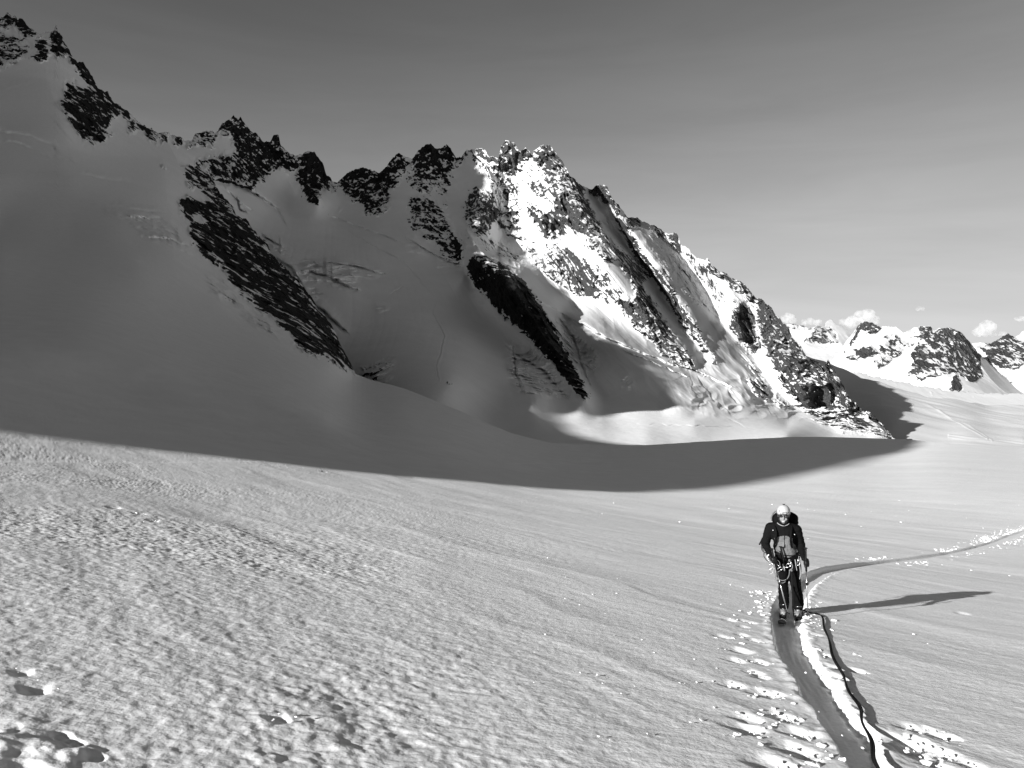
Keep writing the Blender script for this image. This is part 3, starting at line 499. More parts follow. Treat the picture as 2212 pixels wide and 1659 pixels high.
bm += sh*.6*vn(VB0[..., 0]/9, VB0[..., 1]/9, VB0[..., 2]/9, 19)
# big blocks, crevasses and lips: (polyline, width px, metres out (+) / in (-)); the step falls away on the side right of the line's travel
LIPS_B = [(z2((1290, 1110), (1440, 1130), (1560, 1180), (1660, 1240), (1740, 1300), (1765, 1360)), 9, 9), (z2((1480, 1235), (1500, 1300), (1525, 1312)), 4, 9), (z2((1400, 1160), (1500, 1260), (1560, 1300)), 6, 4), (z3((560, 670), (640, 720)), 5, 8),
          (z3((740, 860), (800, 850), (900, 880), (1020, 940)), 7, 9), (z3((820, 805), (900, 805), (1000, 820), (1160, 860)), 5, 7), (z3((890, 570), (1000, 610), (1120, 650), (1220, 695)), 5, 5), (z3((990, 860), (1010, 880)), 3, 4), (z3((810, 1010), (880, 1060), (960, 1140)), 8, 12), (z3((640, 790), (700, 830), (760, 930)), 6, 9), (z3((880, 580), (1100, 720), (1260, 800), (1330, 880), (1430, 1000)), 2, 1.2), (z3((1430, 1000), (1410, 1060), (1470, 1180), (1430, 1330), (1440, 1400)), 2, 1.4),
          (z3((1200, 960), (1250, 930)), 3, 2), (z4((0, 600), (150, 690), (300, 760)), 5, 6), (z4((720, 940), (900, 1040), (1100, 1150), (1300, 1230), (1450, 1290)), 9, 9),
          (z4((550, 1190), (640, 1260), (760, 1330), (880, 1470)), 5, 6), (z4((590, 1200), (600, 1330), (640, 1440)), 5, 7), (z4((850, 1060), (920, 1150), (960, 1290), (1000, 1390)), 6, 9),
          (z7((200, 430), (500, 540), (800, 660), (980, 740)), 3, 4), 
          (z7((1180, 700), (1170, 730)), 2, 5), (z7((-200, 1360), (220, 1420), (450, 1480), (1200, 1500)), 1.4, .3), (z7((0, 1450), (120, 1490), (500, 1500)), 1.4, .3), (z7((-250, 1310), (600, 1325), (1500, 1355), (2212, 1385)), 4, .9), (z7((1480, 1240), (1600, 1300), (1680, 1360)), 4, 1.2), (z7((750, 540), (900, 600), (1180, 700), (1340, 780), (1500, 850)), 3, 5), ]
for pts, w_, amp in LIPS_B:
    p_ = np.array(pts); bx = (PXB > p_[:, 0].min()-34) & (PXB < p_[:, 0].max()+34) & (PYB > p_[:, 1].min()-34) & (PYB < p_[:, 1].max()+34)
    d_, sg, tt = dist_poly(pts, PXB[bx]+1.5*vn2(PXB[bx]/7, PYB[bx]/7, 9), PYB[bx]+2*vn2(PXB[bx]/14, PYB[bx]/9, 8)); e_ = np.sin(np.pi*np.clip(tt, .04, .96))**.4*(d_ < 30)
    bm[bx] += 1.5*amp*e_*(np.where(sg < 0, np.exp(-(sg/(w_*1.6))**2), np.exp(-(sg/(w_*.22))**2))-1.3*np.exp(-((sg-w_*.5)/(w_*.4))**2))
bm += smooth(1450, 1550, PXB)*smooth(800, 840, PYB)*smooth(915, 895, PYB)*6*(1-2*np.abs(vn2(PXB/26, PYB/14, 91)))
VB = P(PXB, PYB, YB-bm)
VB = back(VB, 20, 1.3, .006)
ext = lambda a: np.concatenate([a, np.repeat(a[-1:], 20, 0)], 0)
attB = ext(rkB); pxc, pyc = ext(PXB)[:-1, :-1], ext(PYB)[:-1, :-1]
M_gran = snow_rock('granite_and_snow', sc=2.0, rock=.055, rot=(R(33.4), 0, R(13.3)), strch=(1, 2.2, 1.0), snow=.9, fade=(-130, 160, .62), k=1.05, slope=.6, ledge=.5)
M_blk = snow_rock('shade_toned_cirque_rock_and_snow', sc=1.5, rock=.02, rot=(R(24), 0, R(9)), strch=(1, 1.9, 1.0), snow=.9, fade=(-130, 160, .62), k=1.0, slope=.5, ledge=.5)  # cirque and spur rock coloured near black to deepen the shade there
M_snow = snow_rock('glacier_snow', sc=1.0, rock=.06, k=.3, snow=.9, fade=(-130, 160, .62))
M_gl = snow_rock('far_glacier_snow', sc=1.0, rock=.06, k=.3, snow=.74)
base = np.interp(pxc, [300, 760, 1000, 1150, 1260, 1300, 1420, 1560, 1700, 1800, 1925, 2010], [900, 840, 845, 860, 872, 882, 892, 895, 905, 925, 950, 1000])
is_bas = pyc > base
mid = np.interp(pyc, [250, 340, 500, 600, 640, 760, 880, 1000], [1000, 1000, 985, 1120, 1150, 1240, 1290, 1290])
is_left = (~is_bas) & (pxc < mid)
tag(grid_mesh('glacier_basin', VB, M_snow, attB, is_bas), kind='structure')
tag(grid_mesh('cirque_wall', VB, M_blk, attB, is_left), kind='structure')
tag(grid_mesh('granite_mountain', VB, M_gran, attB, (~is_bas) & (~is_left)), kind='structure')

# ------------------------------------------------------------------ (G) far glacier on the right, with ski tracks
SKY_G = [(1640, 740), (1780, 780), (1803, 790), (1830, 800), (1846, 806), (1860, 815), (1900, 822), (1935, 838), (1960, 845), (2000, 858), (2060, 862), (2130, 876), (2212, 874), (2400, 880), (2760, 890)]
ctlG = [(1640, 740, 2300), (1780, 785, 2300), (1846, 806, 2200), (1900, 822, 2100), (1960, 845, 2000), (2060, 862, 1950), (2130, 877, 2000), (2212, 874, 2150), (2500, 880, 2300), (2760, 890, 2300), (1820, 870, 1700), (1900, 870, 1560), (1940, 900, 1330), (2000, 900, 1420), (2100, 920, 1300), (2212, 930, 1300), (1950, 940, 1130), (2050, 945, 1120), (2212, 950, 1100), (1900, 980, 960), (2212, 980, 950), (2500, 980, 950), (2760, 1000, 900), (1700, 900, 1500), (1700, 1000, 1000), (2500, 920, 1400), (1650, 1050, 800), (2700, 1050, 750)]
DG = TPS(ctlG, lam=.0005).grid(1600, 2800, 720, 1080, 8)
colG = np.concatenate([np.arange(1640, 2240, 1.1), np.arange(2240, 2760, 6)])
topG = pl(SKY_G, colG)-1.5*vn2(colG/22, 0*colG, 3)
PXG, PYG = rows(colG, topG, 1040+0*colG, 300)
YG = DG(PXG, PYG); VG = P(PXG, PYG, YG)
VG[..., 2] += 2.2*vn2(VG[..., 0]/90, VG[..., 1]/160, 44)+1.0*vn2(VG[..., 0]/35, VG[..., 1]/70, 45)
for q, wv in ((z5((1120, 1022), (1240, 1018), (1300, 992), (1450, 1012), (1700, 1068), (1900, 1112), (2300, 1190)), 1.1), (z5((1540, 1090), (1700, 1112), (1950, 1150), (2300, 1215)), .9), (z5((1420, 1020), (1600, 1060), (1760, 1150), (1990, 1290)), .9), (z5((1400, 1000), (1600, 1070), (1880, 1200), (2020, 1300)), .6), (z5((1755, 1262), (1900, 1280), (2300, 1318)), 1.2), (z5((1755, 1275), (2000, 1300), (2300, 1335)), .8), (z5((1130, 1000), (1380, 1010), (1420, 1040)), .7)):
    d_, sg, tt = dist_poly(q, PXG, PYG); VG[..., 2] += .75*wv*np.exp(-(d_/1.6)**2)
rg = Raster(1640, 2300, 760, 960)
for q in (z5((1100, 840), (1120, 850), (1200, 880), (1310, 915), (1290, 905), (1200, 870)), z5((1060, 870), (1090, 880), (1080, 900))): rg.poly(q, .6)
rg.blur(1, 1)
atG = np.where(PXG < 2290, rg(PXG, PYG), 0)
VG = back(VG, 14, .35, .012); atG = np.concatenate([atG, np.repeat(atG[-1:]*0, 14, 0)])
tag(grid_mesh('far_glacier', VG, M_gl, atG), kind='structure')

# ------------------------------------------------------------------ (H) far ranges
def range_layer(name, sky_pts, base_pts, Yc, Yb, polys, seed, nr=190, st=1.5, sc=.35, rock=.10, amp=45, slope_b=.9, ribs=()):
    p0, p1 = sky_pts[0][0], sky_pts[-1][0]
    c = np.arange(p0, p1, st); top = pl(sky_pts, c)-jag(c*1.3, 2.0, seed); bot = pl(base_pts, c)
    kk = np.exp(-np.arange(-60, 61)**2/(2*22.0**2)); kk /= kk.sum(); st_ = np.convolve(np.pad(pl(sky_pts, c), 60, 'edge'), kk, 'valid')
    X, Y = rows(c, top, bot, nr); t = (Y-st_)/(bot-st_)
    D = np.exp(np.log(Yc)+(np.log(Yb)-np.log(Yc))*t)
    r = Raster(p0-6, p1+6, min(top.min(), 600), bot.max()+6, 1.0)
    for d, q in polys: r.poly(q, d)
    r.blur(1, 1)
    n1, n2 = vn2(X/5, Y/5, seed+3), vn2(X/5, Y/5, seed+4); rk = r(X+2.6*n1, Y+2.6*n2); rk = np.where(Y < top[None]+4, np.maximum(rk, r(X, Y+4)), rk); rk = np.maximum(rk, .2*smooth(.75, .3, t))+.2*smooth(.25, .45, rk)
    V0 = P(X, Y, D); b = 0
    for k, (w, a) in enumerate(((700, 2.2), (300, 1.), (130, .5), (60, .3), (30, .16))):
        b = b+a*(1-2*np.abs(vn(V0[..., 0]/w, V0[..., 1]/w, V0[..., 2]/(w*1.3), seed+10+k)))*(1 if k < 1 else np.clip(rk*1.5, .12, 1))
    V = P(X, Y, D-b*amp); V = back(V, 10, slope_b, .008)
    at = np.concatenate([rk, np.repeat(rk[-1:], 10, 0)])
    m = snow_rock(name+'_rock_and_snow', sc=sc, rock=rock, k=1.0, snow=.64, slope=.5, ledge=.45, strch=(1, 3.0, 1.3))
    return tag(grid_mesh(name, V, m, at), kind='structure')
range_layer('distant_snow_peak', [(1600, 720), (1692, 701), (1710, 701), (1729, 702), (1746, 707), (1763, 706), (1778, 704.5), (1785, 698), (1792, 692), (1798, 694), (1805, 700), (1819, 707), (1831, 715.5), (1843, 718), (1900, 735), (1960, 760)],
    [(1600, 830), (1960, 830)], 9500, 8000, [(.62, z6((245, 370), (330, 290), (360, 250), (430, 235), (500, 240), (560, 320), (575, 385), (440, 400), (350, 385))), (.55, z6((80, 222), (250, 225), (380, 240), (300, 260), (220, 250), (100, 260))), (.3, z6((80, 270), (300, 280), (200, 310)))], 200, rock=.07, amp=55)
SKY_H2 = [(1790, 790), (1812, 760), (1838, 727), (1848, 713), (1857, 700), (1868, 695), (1880, 697), (1892, 701), (1907, 707), (1917, 706), (1935, 706), (1951, 720), (1965, 712), (1985, 708), (1992, 704), (2009, 706), (2019, 717), (2029, 709), (2051, 707), (2068, 713), (2082, 725), (2092, 737), (2100, 746), (2115, 765), (2150, 800), (2212, 850)]
range_layer('far_rocky_massif', SKY_H2, [(1790, 900), (2212, 910)], 6500, 5300,
    [(.8, z6((655, 415), (720, 280), (755, 210), (850, 200), (960, 240), (900, 300), (840, 310), (770, 270), (725, 330), (690, 400))), (.85, z6((690, 440), (850, 410), (930, 470), (880, 500), (800, 520), (740, 500))), (.6, z6((930, 350), (1000, 300), (1110, 330), (1140, 400), (1130, 470), (1000, 560), (930, 620), (880, 550), (930, 460))),
     (.42, z6((1130, 290), (1300, 245), (1290, 350), (1200, 420), (1120, 420))), (.72, z6((1290, 235), (1400, 245), (1400, 300), (1540, 245), (1680, 315), (1760, 430), (1830, 500), (1845, 680), (1800, 720), (1740, 730), (1700, 700), (1600, 640), (1480, 660), (1380, 690), (1300, 720), (1200, 680), (1160, 690), (1240, 550), (1200, 500), (1280, 370))),
     (.4, z6((600, 440), (660, 420), (640, 500), (600, 480))), (.5, z6((610, 490), (740, 490), (740, 540), (630, 530))), (.85, z5((1755, 1010), (1790, 870), (1845, 960), (1815, 1015), (1780, 1000)))], 230, rock=.05, amp=34, sc=.45)
range_layer('far_right_ridge', [(2060, 790), (2085, 750), (2100, 743), (2109, 742), (2126, 739), (2141, 742), (2160, 731), (2176, 720), (2192, 728), (2202, 722), (2216, 716), (2300, 700), (2420, 720), (2600, 745), (2740, 800)], [(2060, 920), (2740, 920)], 7200, 5900,
    [(.75, z6((1800, 420), (1900, 400), (2000, 355), (2060, 305), (2180, 370), (2300, 400), (2300, 520), (2120, 620), (2000, 600), (1900, 540), (1870, 470))), (.8, z6((1930, 680), (2000, 660), (2110, 750), (2050, 760), (1950, 700))), (.45, [(2230, 730), (2330, 720), (2500, 760), (2400, 820), (2250, 800)]), (.4, z6((1760, 400), (1850, 380), (1890, 400), (1800, 430)))], 260, rock=.05, amp=38, sc=.45)
range_layer('far_snow_foothill', [(1560, 800), (1750, 806), (1800, 800), (1850, 806), (1900, 818), (1960, 830), (2050, 845), (2120, 850), (2212, 852), (2400, 850), (2740, 860)], [(1560, 930), (2740, 930)], 3600, 3000,
    [(.45, z5((1640, 990), (1660, 990), (1650, 1020))), (.5, z5((1900, 1020), (1915, 1020), (1905, 1035)))], 290, rock=.06, amp=14, nr=70, slope_b=.4)

# ------------------------------------------------------------------ the mountain out of the frame on the left, behind the camera, that throws the shade
UH = np.array([-SV[1], SV[0]]); UH /= np.linalg.norm(UH); WH = np.array([SV[0], SV[1]])/np.hypot(SV[0], SV[1])
ce, se = math.cos(SUN_EL), math.sin(SUN_EL)
def sunuv(p):
    p = np.asarray(p); u = p[..., :2]@UH; w = p[..., :2]@WH; return u, p[..., 2]*ce+w*se, w
SKYLINE = [(0, -60), (24, -12), (31, -4), (35, -2.2), (37.4, -.8), (39, 5), (47.7, 11.5), (62.6, 21.5), (88.5, 38), (108, 55), (146, 80), (180, 70), (240, 54), (290, 53), (320, 58), (345, 63), (370, 69), (388, 74), (405, 82), (425, 96), (445, 104), (457, 110), (463, 146), (535, 181), (645, 233), (702, 253), (821, 305), (948, 367), (1009, 405), (1186, 511), (1229, 557), (1309, 635), (1330, 672), (1428, 735), (1550, 900), (2600, 1500)]
EDGE = [ga(*q) for q in ((0, 922), (250, 950), (700, 1012), (1106, 1052), (1400, 1070), (1650, 1040), (1800, 1010), (1900, 985), (1985, 965))]
EDGE += [P(a, b, DB(a, b)) for a, b in ((1500, 884), (1440, 830), (1380, 770), (1310, 735), (1250, 690), (1215, 650), (1160, 600), (1125, 540), (1110, 500), (1085, 440), (1060, 395), (1025, 365))]
LOW = [P(a, b, DB(a, b)) for a, b in ((1600, 905), (1420, 900), (1300, 892), (1200, 900), (1150, 912), (1130, 925), (1600, 940), (1300, 948))]
if DEBUG:
    print('EDGE'); [print('%6.1f %6.1f  w%6.1f' % tuple(map(float, sunuv(e)))) for e in EDGE]
    print('LOW'); [print('%6.1f %6.1f  w%6.1f' % tuple(map(float, sunuv(e)))) for e in LOW]
cu = np.concatenate([np.arange(20, 160, 1.0), np.arange(160, 2600, 6.0)])
cv = pl(SKYLINE, cu)
ct = np.interp(cu, [20, 30, 34, 41, 52, 86, 300, 600, 2600], [120, 140, 180, 280, 350, 400, 440, 520, 900])
nz = 0
for w_, a_ in ((60, 1.), (28, .5), (13, .3)): nz = nz+a_*(1-2*np.abs(vn2(cu/w_, cu*0, int(w_))))
cv = cv+nz*np.interp(cu, [0, 60, 100, 420, 600, 900], [0, .3, 1, 1, 5, 9])
def cpt(u, t, z): 
    q = UH[None]*u[:, None]-WH[None]*t[:, None]; return np.stack([q[:, 0], q[:, 1], z], -1)
cz = (cv+ct*se)/ce
prof = []
for k in range(1, 31)[::-1]:                     # the side towards the glacier
    prof.append(cpt(cu, ct-np.minimum(9.0*k, ct*.85)*(.35+.65*k/30), cz-(7.0*k)**1.05))
prof.append(cpt(cu, ct, cz))
for k in range(1, 31): prof.append(cpt(cu, ct+12.0*k, cz-8.0*k))
VC = np.array(prof)
jn = vn(VC[..., 0]/40, VC[..., 1]/40, VC[..., 2]/40, 300)*.6+vn(VC[..., 0]/14, VC[..., 1]/14, VC[..., 2]/14, 301)*.25
VC[..., 2] -= (np.abs(jn)*np.clip(np.abs(np.arange(61)-30)/6.0, 0, 1)[:, None]*np.interp(cu, [20, 90, 400], [.5, 4, 14])[None])
atC = .45+.5*jn
tag(grid_mesh('shading_mountain', VC, M_blk, atC), kind='structure')
# snow floor under everything, out to the horizon
g = bpy.data.meshes.new('valley_floor'); S_ = 40000
g.from_pydata([(-S_, -S_, -1500), (S_, -S_, -1500), (S_, S_, -1500), (-S_, S_, -1500)], [], [(0, 1, 2, 3)]); tag(new_obj('valley_floor', g, M_snow), kind='structure')
# ================================================================== THE SKIER AND THE GEAR
def zg(x, y): return -1.6-.115*x-.17*y+.0006*y*y+.002*x*x
SK = .00137
BASE = np.array(ga(1706, 1323)); BASE[2] = zg(BASE[0], BASE[1])-.10
ph = -math.atan2(BASE[0], BASE[1]); RC, RS = math.cos(ph), math.sin(ph)
def lo(zx, zy, d=0.0): return Vector(((zx-620)*SK, d, (1450-zy)*SK))         # a point of the figure from the photograph, d = away from the camera
def to_world(v): return Vector((BASE[0]+v[0]*RC-v[1]*RS, BASE[1]+v[0]*RS+v[1]*RC, BASE[2]+v[2]))
def gz_local(v, sink=0.0):                                                    # height of the snow under a local point
    w = to_world(v); return zg(w.x, w.y)-BASE[2]-sink
M_skin = mat('skin', .22, .6, .25); M_black = mat('black_shell_fabric', .006, .8, .05, bump=.5, bscale=60); M_grey = mat('grey_shell_fabric', .14, .75, .1, bump=.5, bscale=45)
M_trous = mat('black_trouser_fabric', .005, .8, .05, bump=.6, bscale=50); M_helm = mat('pale_helmet_shell', .42, .4, .4); M_lens = mat('dark_lens', .01, .05, .8, coat=1)
M_blkpl = mat('black_plastic', .007, .4, .2); M_boot = mat('pale_boot_plastic', .25, .35, .4); M_met = mat('polished_metal', .75, .25, .5, metal=1.0); M_sling = mat('webbing', .3, .8, .2); M_rope = mat('rope_sheath', .16, .85, .1, bump=1.0, bscale=300); M_drope = mat('dark_rope_sheath', .01, .9, .1, bump=1.0, bscale=300); M_white = mat('white_plastic', .75, .4, .4); M_ski = mat('dark_ski_top', .02, .3, .5)
def add_cap(bm, a, b, ra, rb, seg=14):
    a, b = Vector(a), Vector(b); ax = b-a; L = ax.length
    q = ax.to_track_quat('Z', 'Y') if L > 1e-6 else Vector((0, 0, 1)).to_track_quat('Z', 'Y')
    rings = []; n = 5
    for i in range(n+1): t = math.pi/2*i/n; rings.append((-math.cos(t)*ra, math.sin(t)*ra))
    for i in range(n+1): t = math.pi/2*i/n; rings.append((L+math.sin(t)*rb, math.cos(t)*rb))
    prev = None; first = None
    for z, r in rings:
        if r < 1e-5: cur = [bm.verts.new(a+q@Vector((0, 0, z)))]
        else: cur = [bm.verts.new(a+q@Vector((r*math.cos(k*2*math.pi/seg), r*math.sin(k*2*math.pi/seg), z))) for k in range(seg)]
        if prev:
            for k in range(seg):
                k2 = (k+1) % seg
                if len(prev) == 1: bm.faces.new((prev[0], cur[k2], cur[k]))
                elif len(cur) == 1: bm.faces.new((prev[k], prev[k2], cur[0]))
                else: bm.faces.new((prev[k], prev[k2], cur[k2], cur[k]))
        prev = cur
def add_ell(bm, c, r, rot=(0, 0, 0), sub=3):
    from mathutils import Euler
    m = Matrix.Translation(Vector(c))@Euler(rot).to_matrix().to_4x4()@Matrix.Diagonal((r[0], r[1], r[2], 1))
    bmesh.ops.create_icosphere(bm, subdivisions=sub, radius=1, matrix=m)
def add_bx(bm, c, s, rot=(0, 0, 0), bev=.0):
    from mathutils import Euler
    m = Matrix.Translation(Vector(c))@Euler(rot).to_matrix().to_4x4()@Matrix.Diagonal((s[0], s[1], s[2], 1))
    g = bmesh.ops.create_cube(bm, size=1, matrix=m)
    if bev: bmesh.ops.bevel(bm, geom=list({e for v in g['verts'] for e in v.link_edges}), offset=bev, segments=2, affect='EDGES', profile=.6)
def add_tube(bm, pts, r, seg=8, rf=None, closed=False):
    pts = [Vector(p) for p in pts]; n = len(pts); prev = None; ring0 = None; up = None
    for i, p in enumerate(pts):
        d = (pts[min(i+1, n-1)]-pts[max(i-1, 0)]) if not closed else (pts[(i+1) % n]-pts[i-1])
        d.normalize()
        if up is None: up = Vector((0, 0, 1)) if abs(d.z) < .9 else Vector((0, 1, 0))
        x = d.cross(up).normalized(); up = x.cross(d).normalized(); rr = rf(i/(n-1)) if rf else r
        cur = [bm.verts.new(p+x*rr*math.cos(k*2*math.pi/seg)+up*rr*math.sin(k*2*math.pi/seg)) for k in range(seg)]
        if prev:
            for k in range(seg): bm.faces.new((prev[k], prev[(k+1) % seg], cur[(k+1) % seg], cur[k]))
        else: ring0 = cur
        prev = cur
    if closed:
        for k in range(seg): bm.faces.new((prev[k], prev[(k+1) % seg], ring0[(k+1) % seg], ring0[k]))
    else: bm.faces.new(ring0[::-1]); bm.faces.new(prev)
def sm_curve(pts, n=8):
    return [Vector(q) for q in catmull([tuple(p) for p in pts], n)]
def mk(name, bm, m, parent=None, sm=True):
    bmesh.ops.recalc_face_normals(bm, faces=bm.faces)
    me = bpy.data.meshes.new(name); bm.to_mesh(me); bm.free()
    if sm: me.shade_smooth()
    return new_obj(name, me, m, parent)
def mk_remesh(name, bm, m, vox, parent=None, smooth_n=4, wr=0.0, wscale=14, seed=0):
    """fuse the rough volumes into one continuous skin, relax it, then add folds"""
    o = mk(name, bm, m); md = o.modifiers.new('r', 'REMESH'); md.mode = 'VOXEL'; md.voxel_size = vox; md.use_smooth_shade = True
    s2 = o.modifiers.new('s', 'SMOOTH'); s2.iterations = smooth_n; s2.factor = .6
    dg = bpy.context.evaluated_depsgraph_get(); dg.update(); me = bpy.data.meshes.new_from_object(o.evaluated_get(dg)); mats = list(o.data.materials)
    o.modifiers.clear(); old = o.data; o.data = me; bpy.data.meshes.remove(old); me.name = name
    if not me.materials:
        for q in mats: me.materials.append(q)
    me.shade_smooth()
    if wr:
        n = len(me.vertices); co = np.empty(n*3, np.float32); me.vertices.foreach_get('co', co); co = co.reshape(-1, 3); no = np.empty(n*3, np.float32); me.vertices.foreach_get('normal', no); no = no.reshape(-1, 3)
        x, y, z = (co*wscale).T; w = vn(x*.7+.8*z, y*.7, z*1.5, seed)*.6+vn(x*2+z, y*2, z*3, seed+1)*.3; w = -np.abs(w)*1.3+.3
        co = co+no*(w*wr)[:, None]; me.vertices.foreach_set('co', co.astype(np.float32).ravel()); me.update()
    if parent: o.parent = parent
    return o
def empty(name, loc, rz=0.0):
    o = bpy.data.objects.new(name, None); COL.objects.link(o); o.location = loc; o.rotation_euler = (0, 0, rz); o.empty_display_size = .2; return o
LOCW = Vector(BASE)
def root_at(name): return empty(name, LOCW, ph)

person = tag(root_at('person'), 'ski mountaineer in pale helmet and dark jacket walking towards the viewer in the ski track', 'person')
hL, hR = lo(452, 752, -.27), lo(776, 768, -.22)
pLa, pLb = lo(428, 640, -.30), lo(612, 1500, -.45); pRa, pRb = lo(768, 612, -.24), lo(800, 1508, -.30)
pLb.z = gz_local(pLb, .03); pRb.z = gz_local(pRb, .03)
def on_line(a, b, z): t = (z-a.z)/(b.z-a.z); return a+(b-a)*t
def hand_parts(bm, wrist, grip_c, pole_dir, side, infl=0.0):
    """palm and five fingers closed round the pole"""
    pd = pole_dir.normalized(); back_ = (grip_c-wrist).normalized(); out = pd.cross(back_).normalized()*side
    palm = grip_c-back_*.030+out*.018
    add_cap(bm, wrist, palm+pd*-.0, .027+infl, .030+infl, 10)
    for k, (off, L) in enumerate(((.034, .95), (.012, 1.05), (-.011, 1.0), (-.033, .82))):
        base = grip_c-back_*.020+out*.026-pd*off; mid = grip_c+back_*.022*L+out*.024-pd*off*.95; tip1 = grip_c+back_*.030*L-out*.008-pd*off*.9; tip2 = grip_c+back_*.008-out*.026*L-pd*off*.85
        r = (.0098, .0102, .0096, .0085)[k]+infl
        add_cap(bm, palm-pd*off*.8, base, r*1.3, r*1.1, 8); add_cap(bm, base, mid, r*1.1, r, 8); add_cap(bm, mid, tip1, r, r*.95, 8); add_cap(bm, tip1, tip2, r*.95, r*.8, 8)
    t0 = palm-pd*-.026-back_*.01; t1 = grip_c-pd*-.045-out*.004; t2 = grip_c-pd*-.040+back_*.022-out*.018
    add_cap(bm, t0, t1, .014+infl, .0115+infl, 8); add_cap(bm, t1, t2, .0115+infl, .009+infl, 8)
wrL, wrR = lo(420, 742, -.20), lo(752, 735, -.16)
gLc, gRc = on_line(pLa, pLb, hL.z), on_line(pRa, pRb, hR.z)
J = dict(neck=lo(541, 418, -.01), chest=lo(543, 500, 0), belly=lo(560, 640, 0), pel=lo(585, 770, .02), shL=lo(412, 462, .01), shR=lo(672, 466, .01), elL=lo(352, 640, .03), elR=lo(722, 630, .05), hipL=lo(530, 800, .01), hipR=lo(645, 800, .01), knL=lo(546, 1050, -.06), knR=lo(678, 1070, -.02), anL=lo(560, 1340, .02), anR=lo(708, 1335, .04))
# the body: one continuous surface with head, face, neck, trunk, limbs, hands
b = bmesh.new()
hc = lo(542, 300, -.03)
add_ell(b, hc+Vector((0, .01, .02)), (.074, .092, .10)); add_ell(b, hc+Vector((0, -.028, -.055)), (.055, .055, .068)); add_ell(b, hc+Vector((0, -.052, -.108)), (.026, .022, .020))
add_cap(b, hc+Vector((0, -.078, -.005)), hc+Vector((0, -.098, -.042)), .009, .014, 10)
for s in (-1, 1):
    add_ell(b, hc+Vector((s*.036, -.066, -.058)), (.020, .018, .018)); add_ell(b, hc+Vector((s*.076, .012, -.02)), (.010, .018, .030)); add_ell(b, hc+Vector((s*.030, -.076, .012)), (.018, .012, .009))
add_cap(b, hc+Vector((-.022, -.077, -.077)), hc+Vector((.022, -.077, -.077)), .007, .007, 8); add_cap(b, hc+Vector((-.019, -.072, -.093)), hc+Vector((.019, -.072, -.093)), .008, .008, 8)
add_cap(b, hc+Vector((0, .01, -.05)), J['neck'], .052, .060); add_cap(b, J['neck'], J['chest'], .07, .105)
for s, sh, el, wr in ((-1, 'shL', 'elL', wrL), (1, 'shR', 'elR', wrR)):
    add_cap(b, J['neck'], J[sh], .055, .06); add_cap(b, J[sh], J[el], .055, .040); add_cap(b, J[el], wr, .040, .026)
add_cap(b, J['chest'], J['belly'], .108, .10); add_cap(b, J['belly'], J['pel'], .10, .11)
for h_, k_, a_ in (('hipL', 'knL', 'anL'), ('hipR', 'knR', 'anR')):
    add_cap(b, J['pel'], J[h_], .10, .085); add_cap(b, J[h_], J[k_], .082, .055); add_cap(b, J[k_], J[a_], .054, .038); add_cap(b, J[a_], J[a_]+Vector((0, -.14, -.07)), .038, .03)
hand_parts(b, wrL, gLc, pLb-pLa, 1, -.001); hand_parts(b, wrR, gRc, pRb-pRa, -1, -.001)
mk_remesh('body', b, M_skin, .0065, person, 2)
# teeth, glasses, helmet
b = bmesh.new(); add_tube(b, [hc+Vector((x, -.0868+abs(x)*.25, -.0845-.0035*(1-(x/.02)**2))) for x in np.linspace(-.019, .019, 7)], .0036, 6); mk('teeth', b, M_white, person)
b = bmesh.new()
for s in (-1, 1): add_ell(b, hc+Vector((s*.034, -.080, -.012)), (.035, .018, .021), (0, 0, -s*.35))
add_cap(b, hc+Vector((-.02, -.093, -.006)), hc+Vector((.02, -.093, -.006)), .005, .005)
for s in (-1, 1): add_cap(b, hc+Vector((s*.060, -.066, -.008)), hc+Vector((s*.080, .01, -.006)), .0045, .004)
mk('sunglasses', b, M_lens, person)
b = bmesh.new(); bmesh.ops.create_uvsphere(b, u_segments=40, v_segments=24, radius=1)
for v in list(b.verts):
    if v.co.z < -.42-.2*v.co.y: b.verts.remove(v)
for v in b.verts: v.co = Vector((v.co.x*.096, v.co.y*.118+.012, v.co.z*.108+.038))+hc
bmesh.ops.solidify(b, geom=list(b.faces), thickness=.008)
helmet = mk('helmet', b, M_helm, person)
def hs(x, z):
    """point on the front of the helmet"""
    t = max(0, 1-(x/.096)**2-((z-.038)/.108)**2)**.5; return hc+Vector((x, .012-.118*t-.0005, z))
for (x, z, w, h) in ((-.058, .074, .018, .007), (-.056, .052, .016, .008), (-.036, .026, .010, .011), (.072, .080, .008, .020), (.066, .050, .008, .018)): b = bmesh.new(); add_bx(b, hs(x, z), (w, .012, h), (0, -.15, math.asin(max(-1, min(1, x/.1)))), .002); mk('vent', b, M_blkpl, helmet)
b = bmesh.new()
for x, z, w, h in ((.014, .052, .060, .004), (.014, .022, .060, .004), (-.016, .037, .004, .032), (.044, .037, .004, .032), (.002, .040, .004, .026), (.014, .008, .056, .003)): add_bx(b, hs(x, z)+Vector((0, .0015, 0)), (w, .010, h), (0, .12, x*7))
mk('front_plate', b, M_blkpl, helmet)
b = bmesh.new(); add_bx(b, hc+Vector((0, .0, .148)), (.030, .03, .010), bev=.003); add_cap(b, hc+Vector((-.012, 0, .152)), hc+Vector((-.012, 0, .160)), .004, .003); add_cap(b, hc+Vector((.014, 0, .152)), hc+Vector((.014, 0, .158)), .004, .003); mk('lamp_clip', b, M_blkpl, helmet)
b = bmesh.new()
for s in (-1, 1): add_tube(b, sm_curve([hc+Vector((s*.080, -.01, -.01)), hc+Vector((s*.064, -.045, -.075)), hc+Vector((s*.026, -.062, -.128)), hc+Vector((0, -.066, -.136))]), .0045, 6)
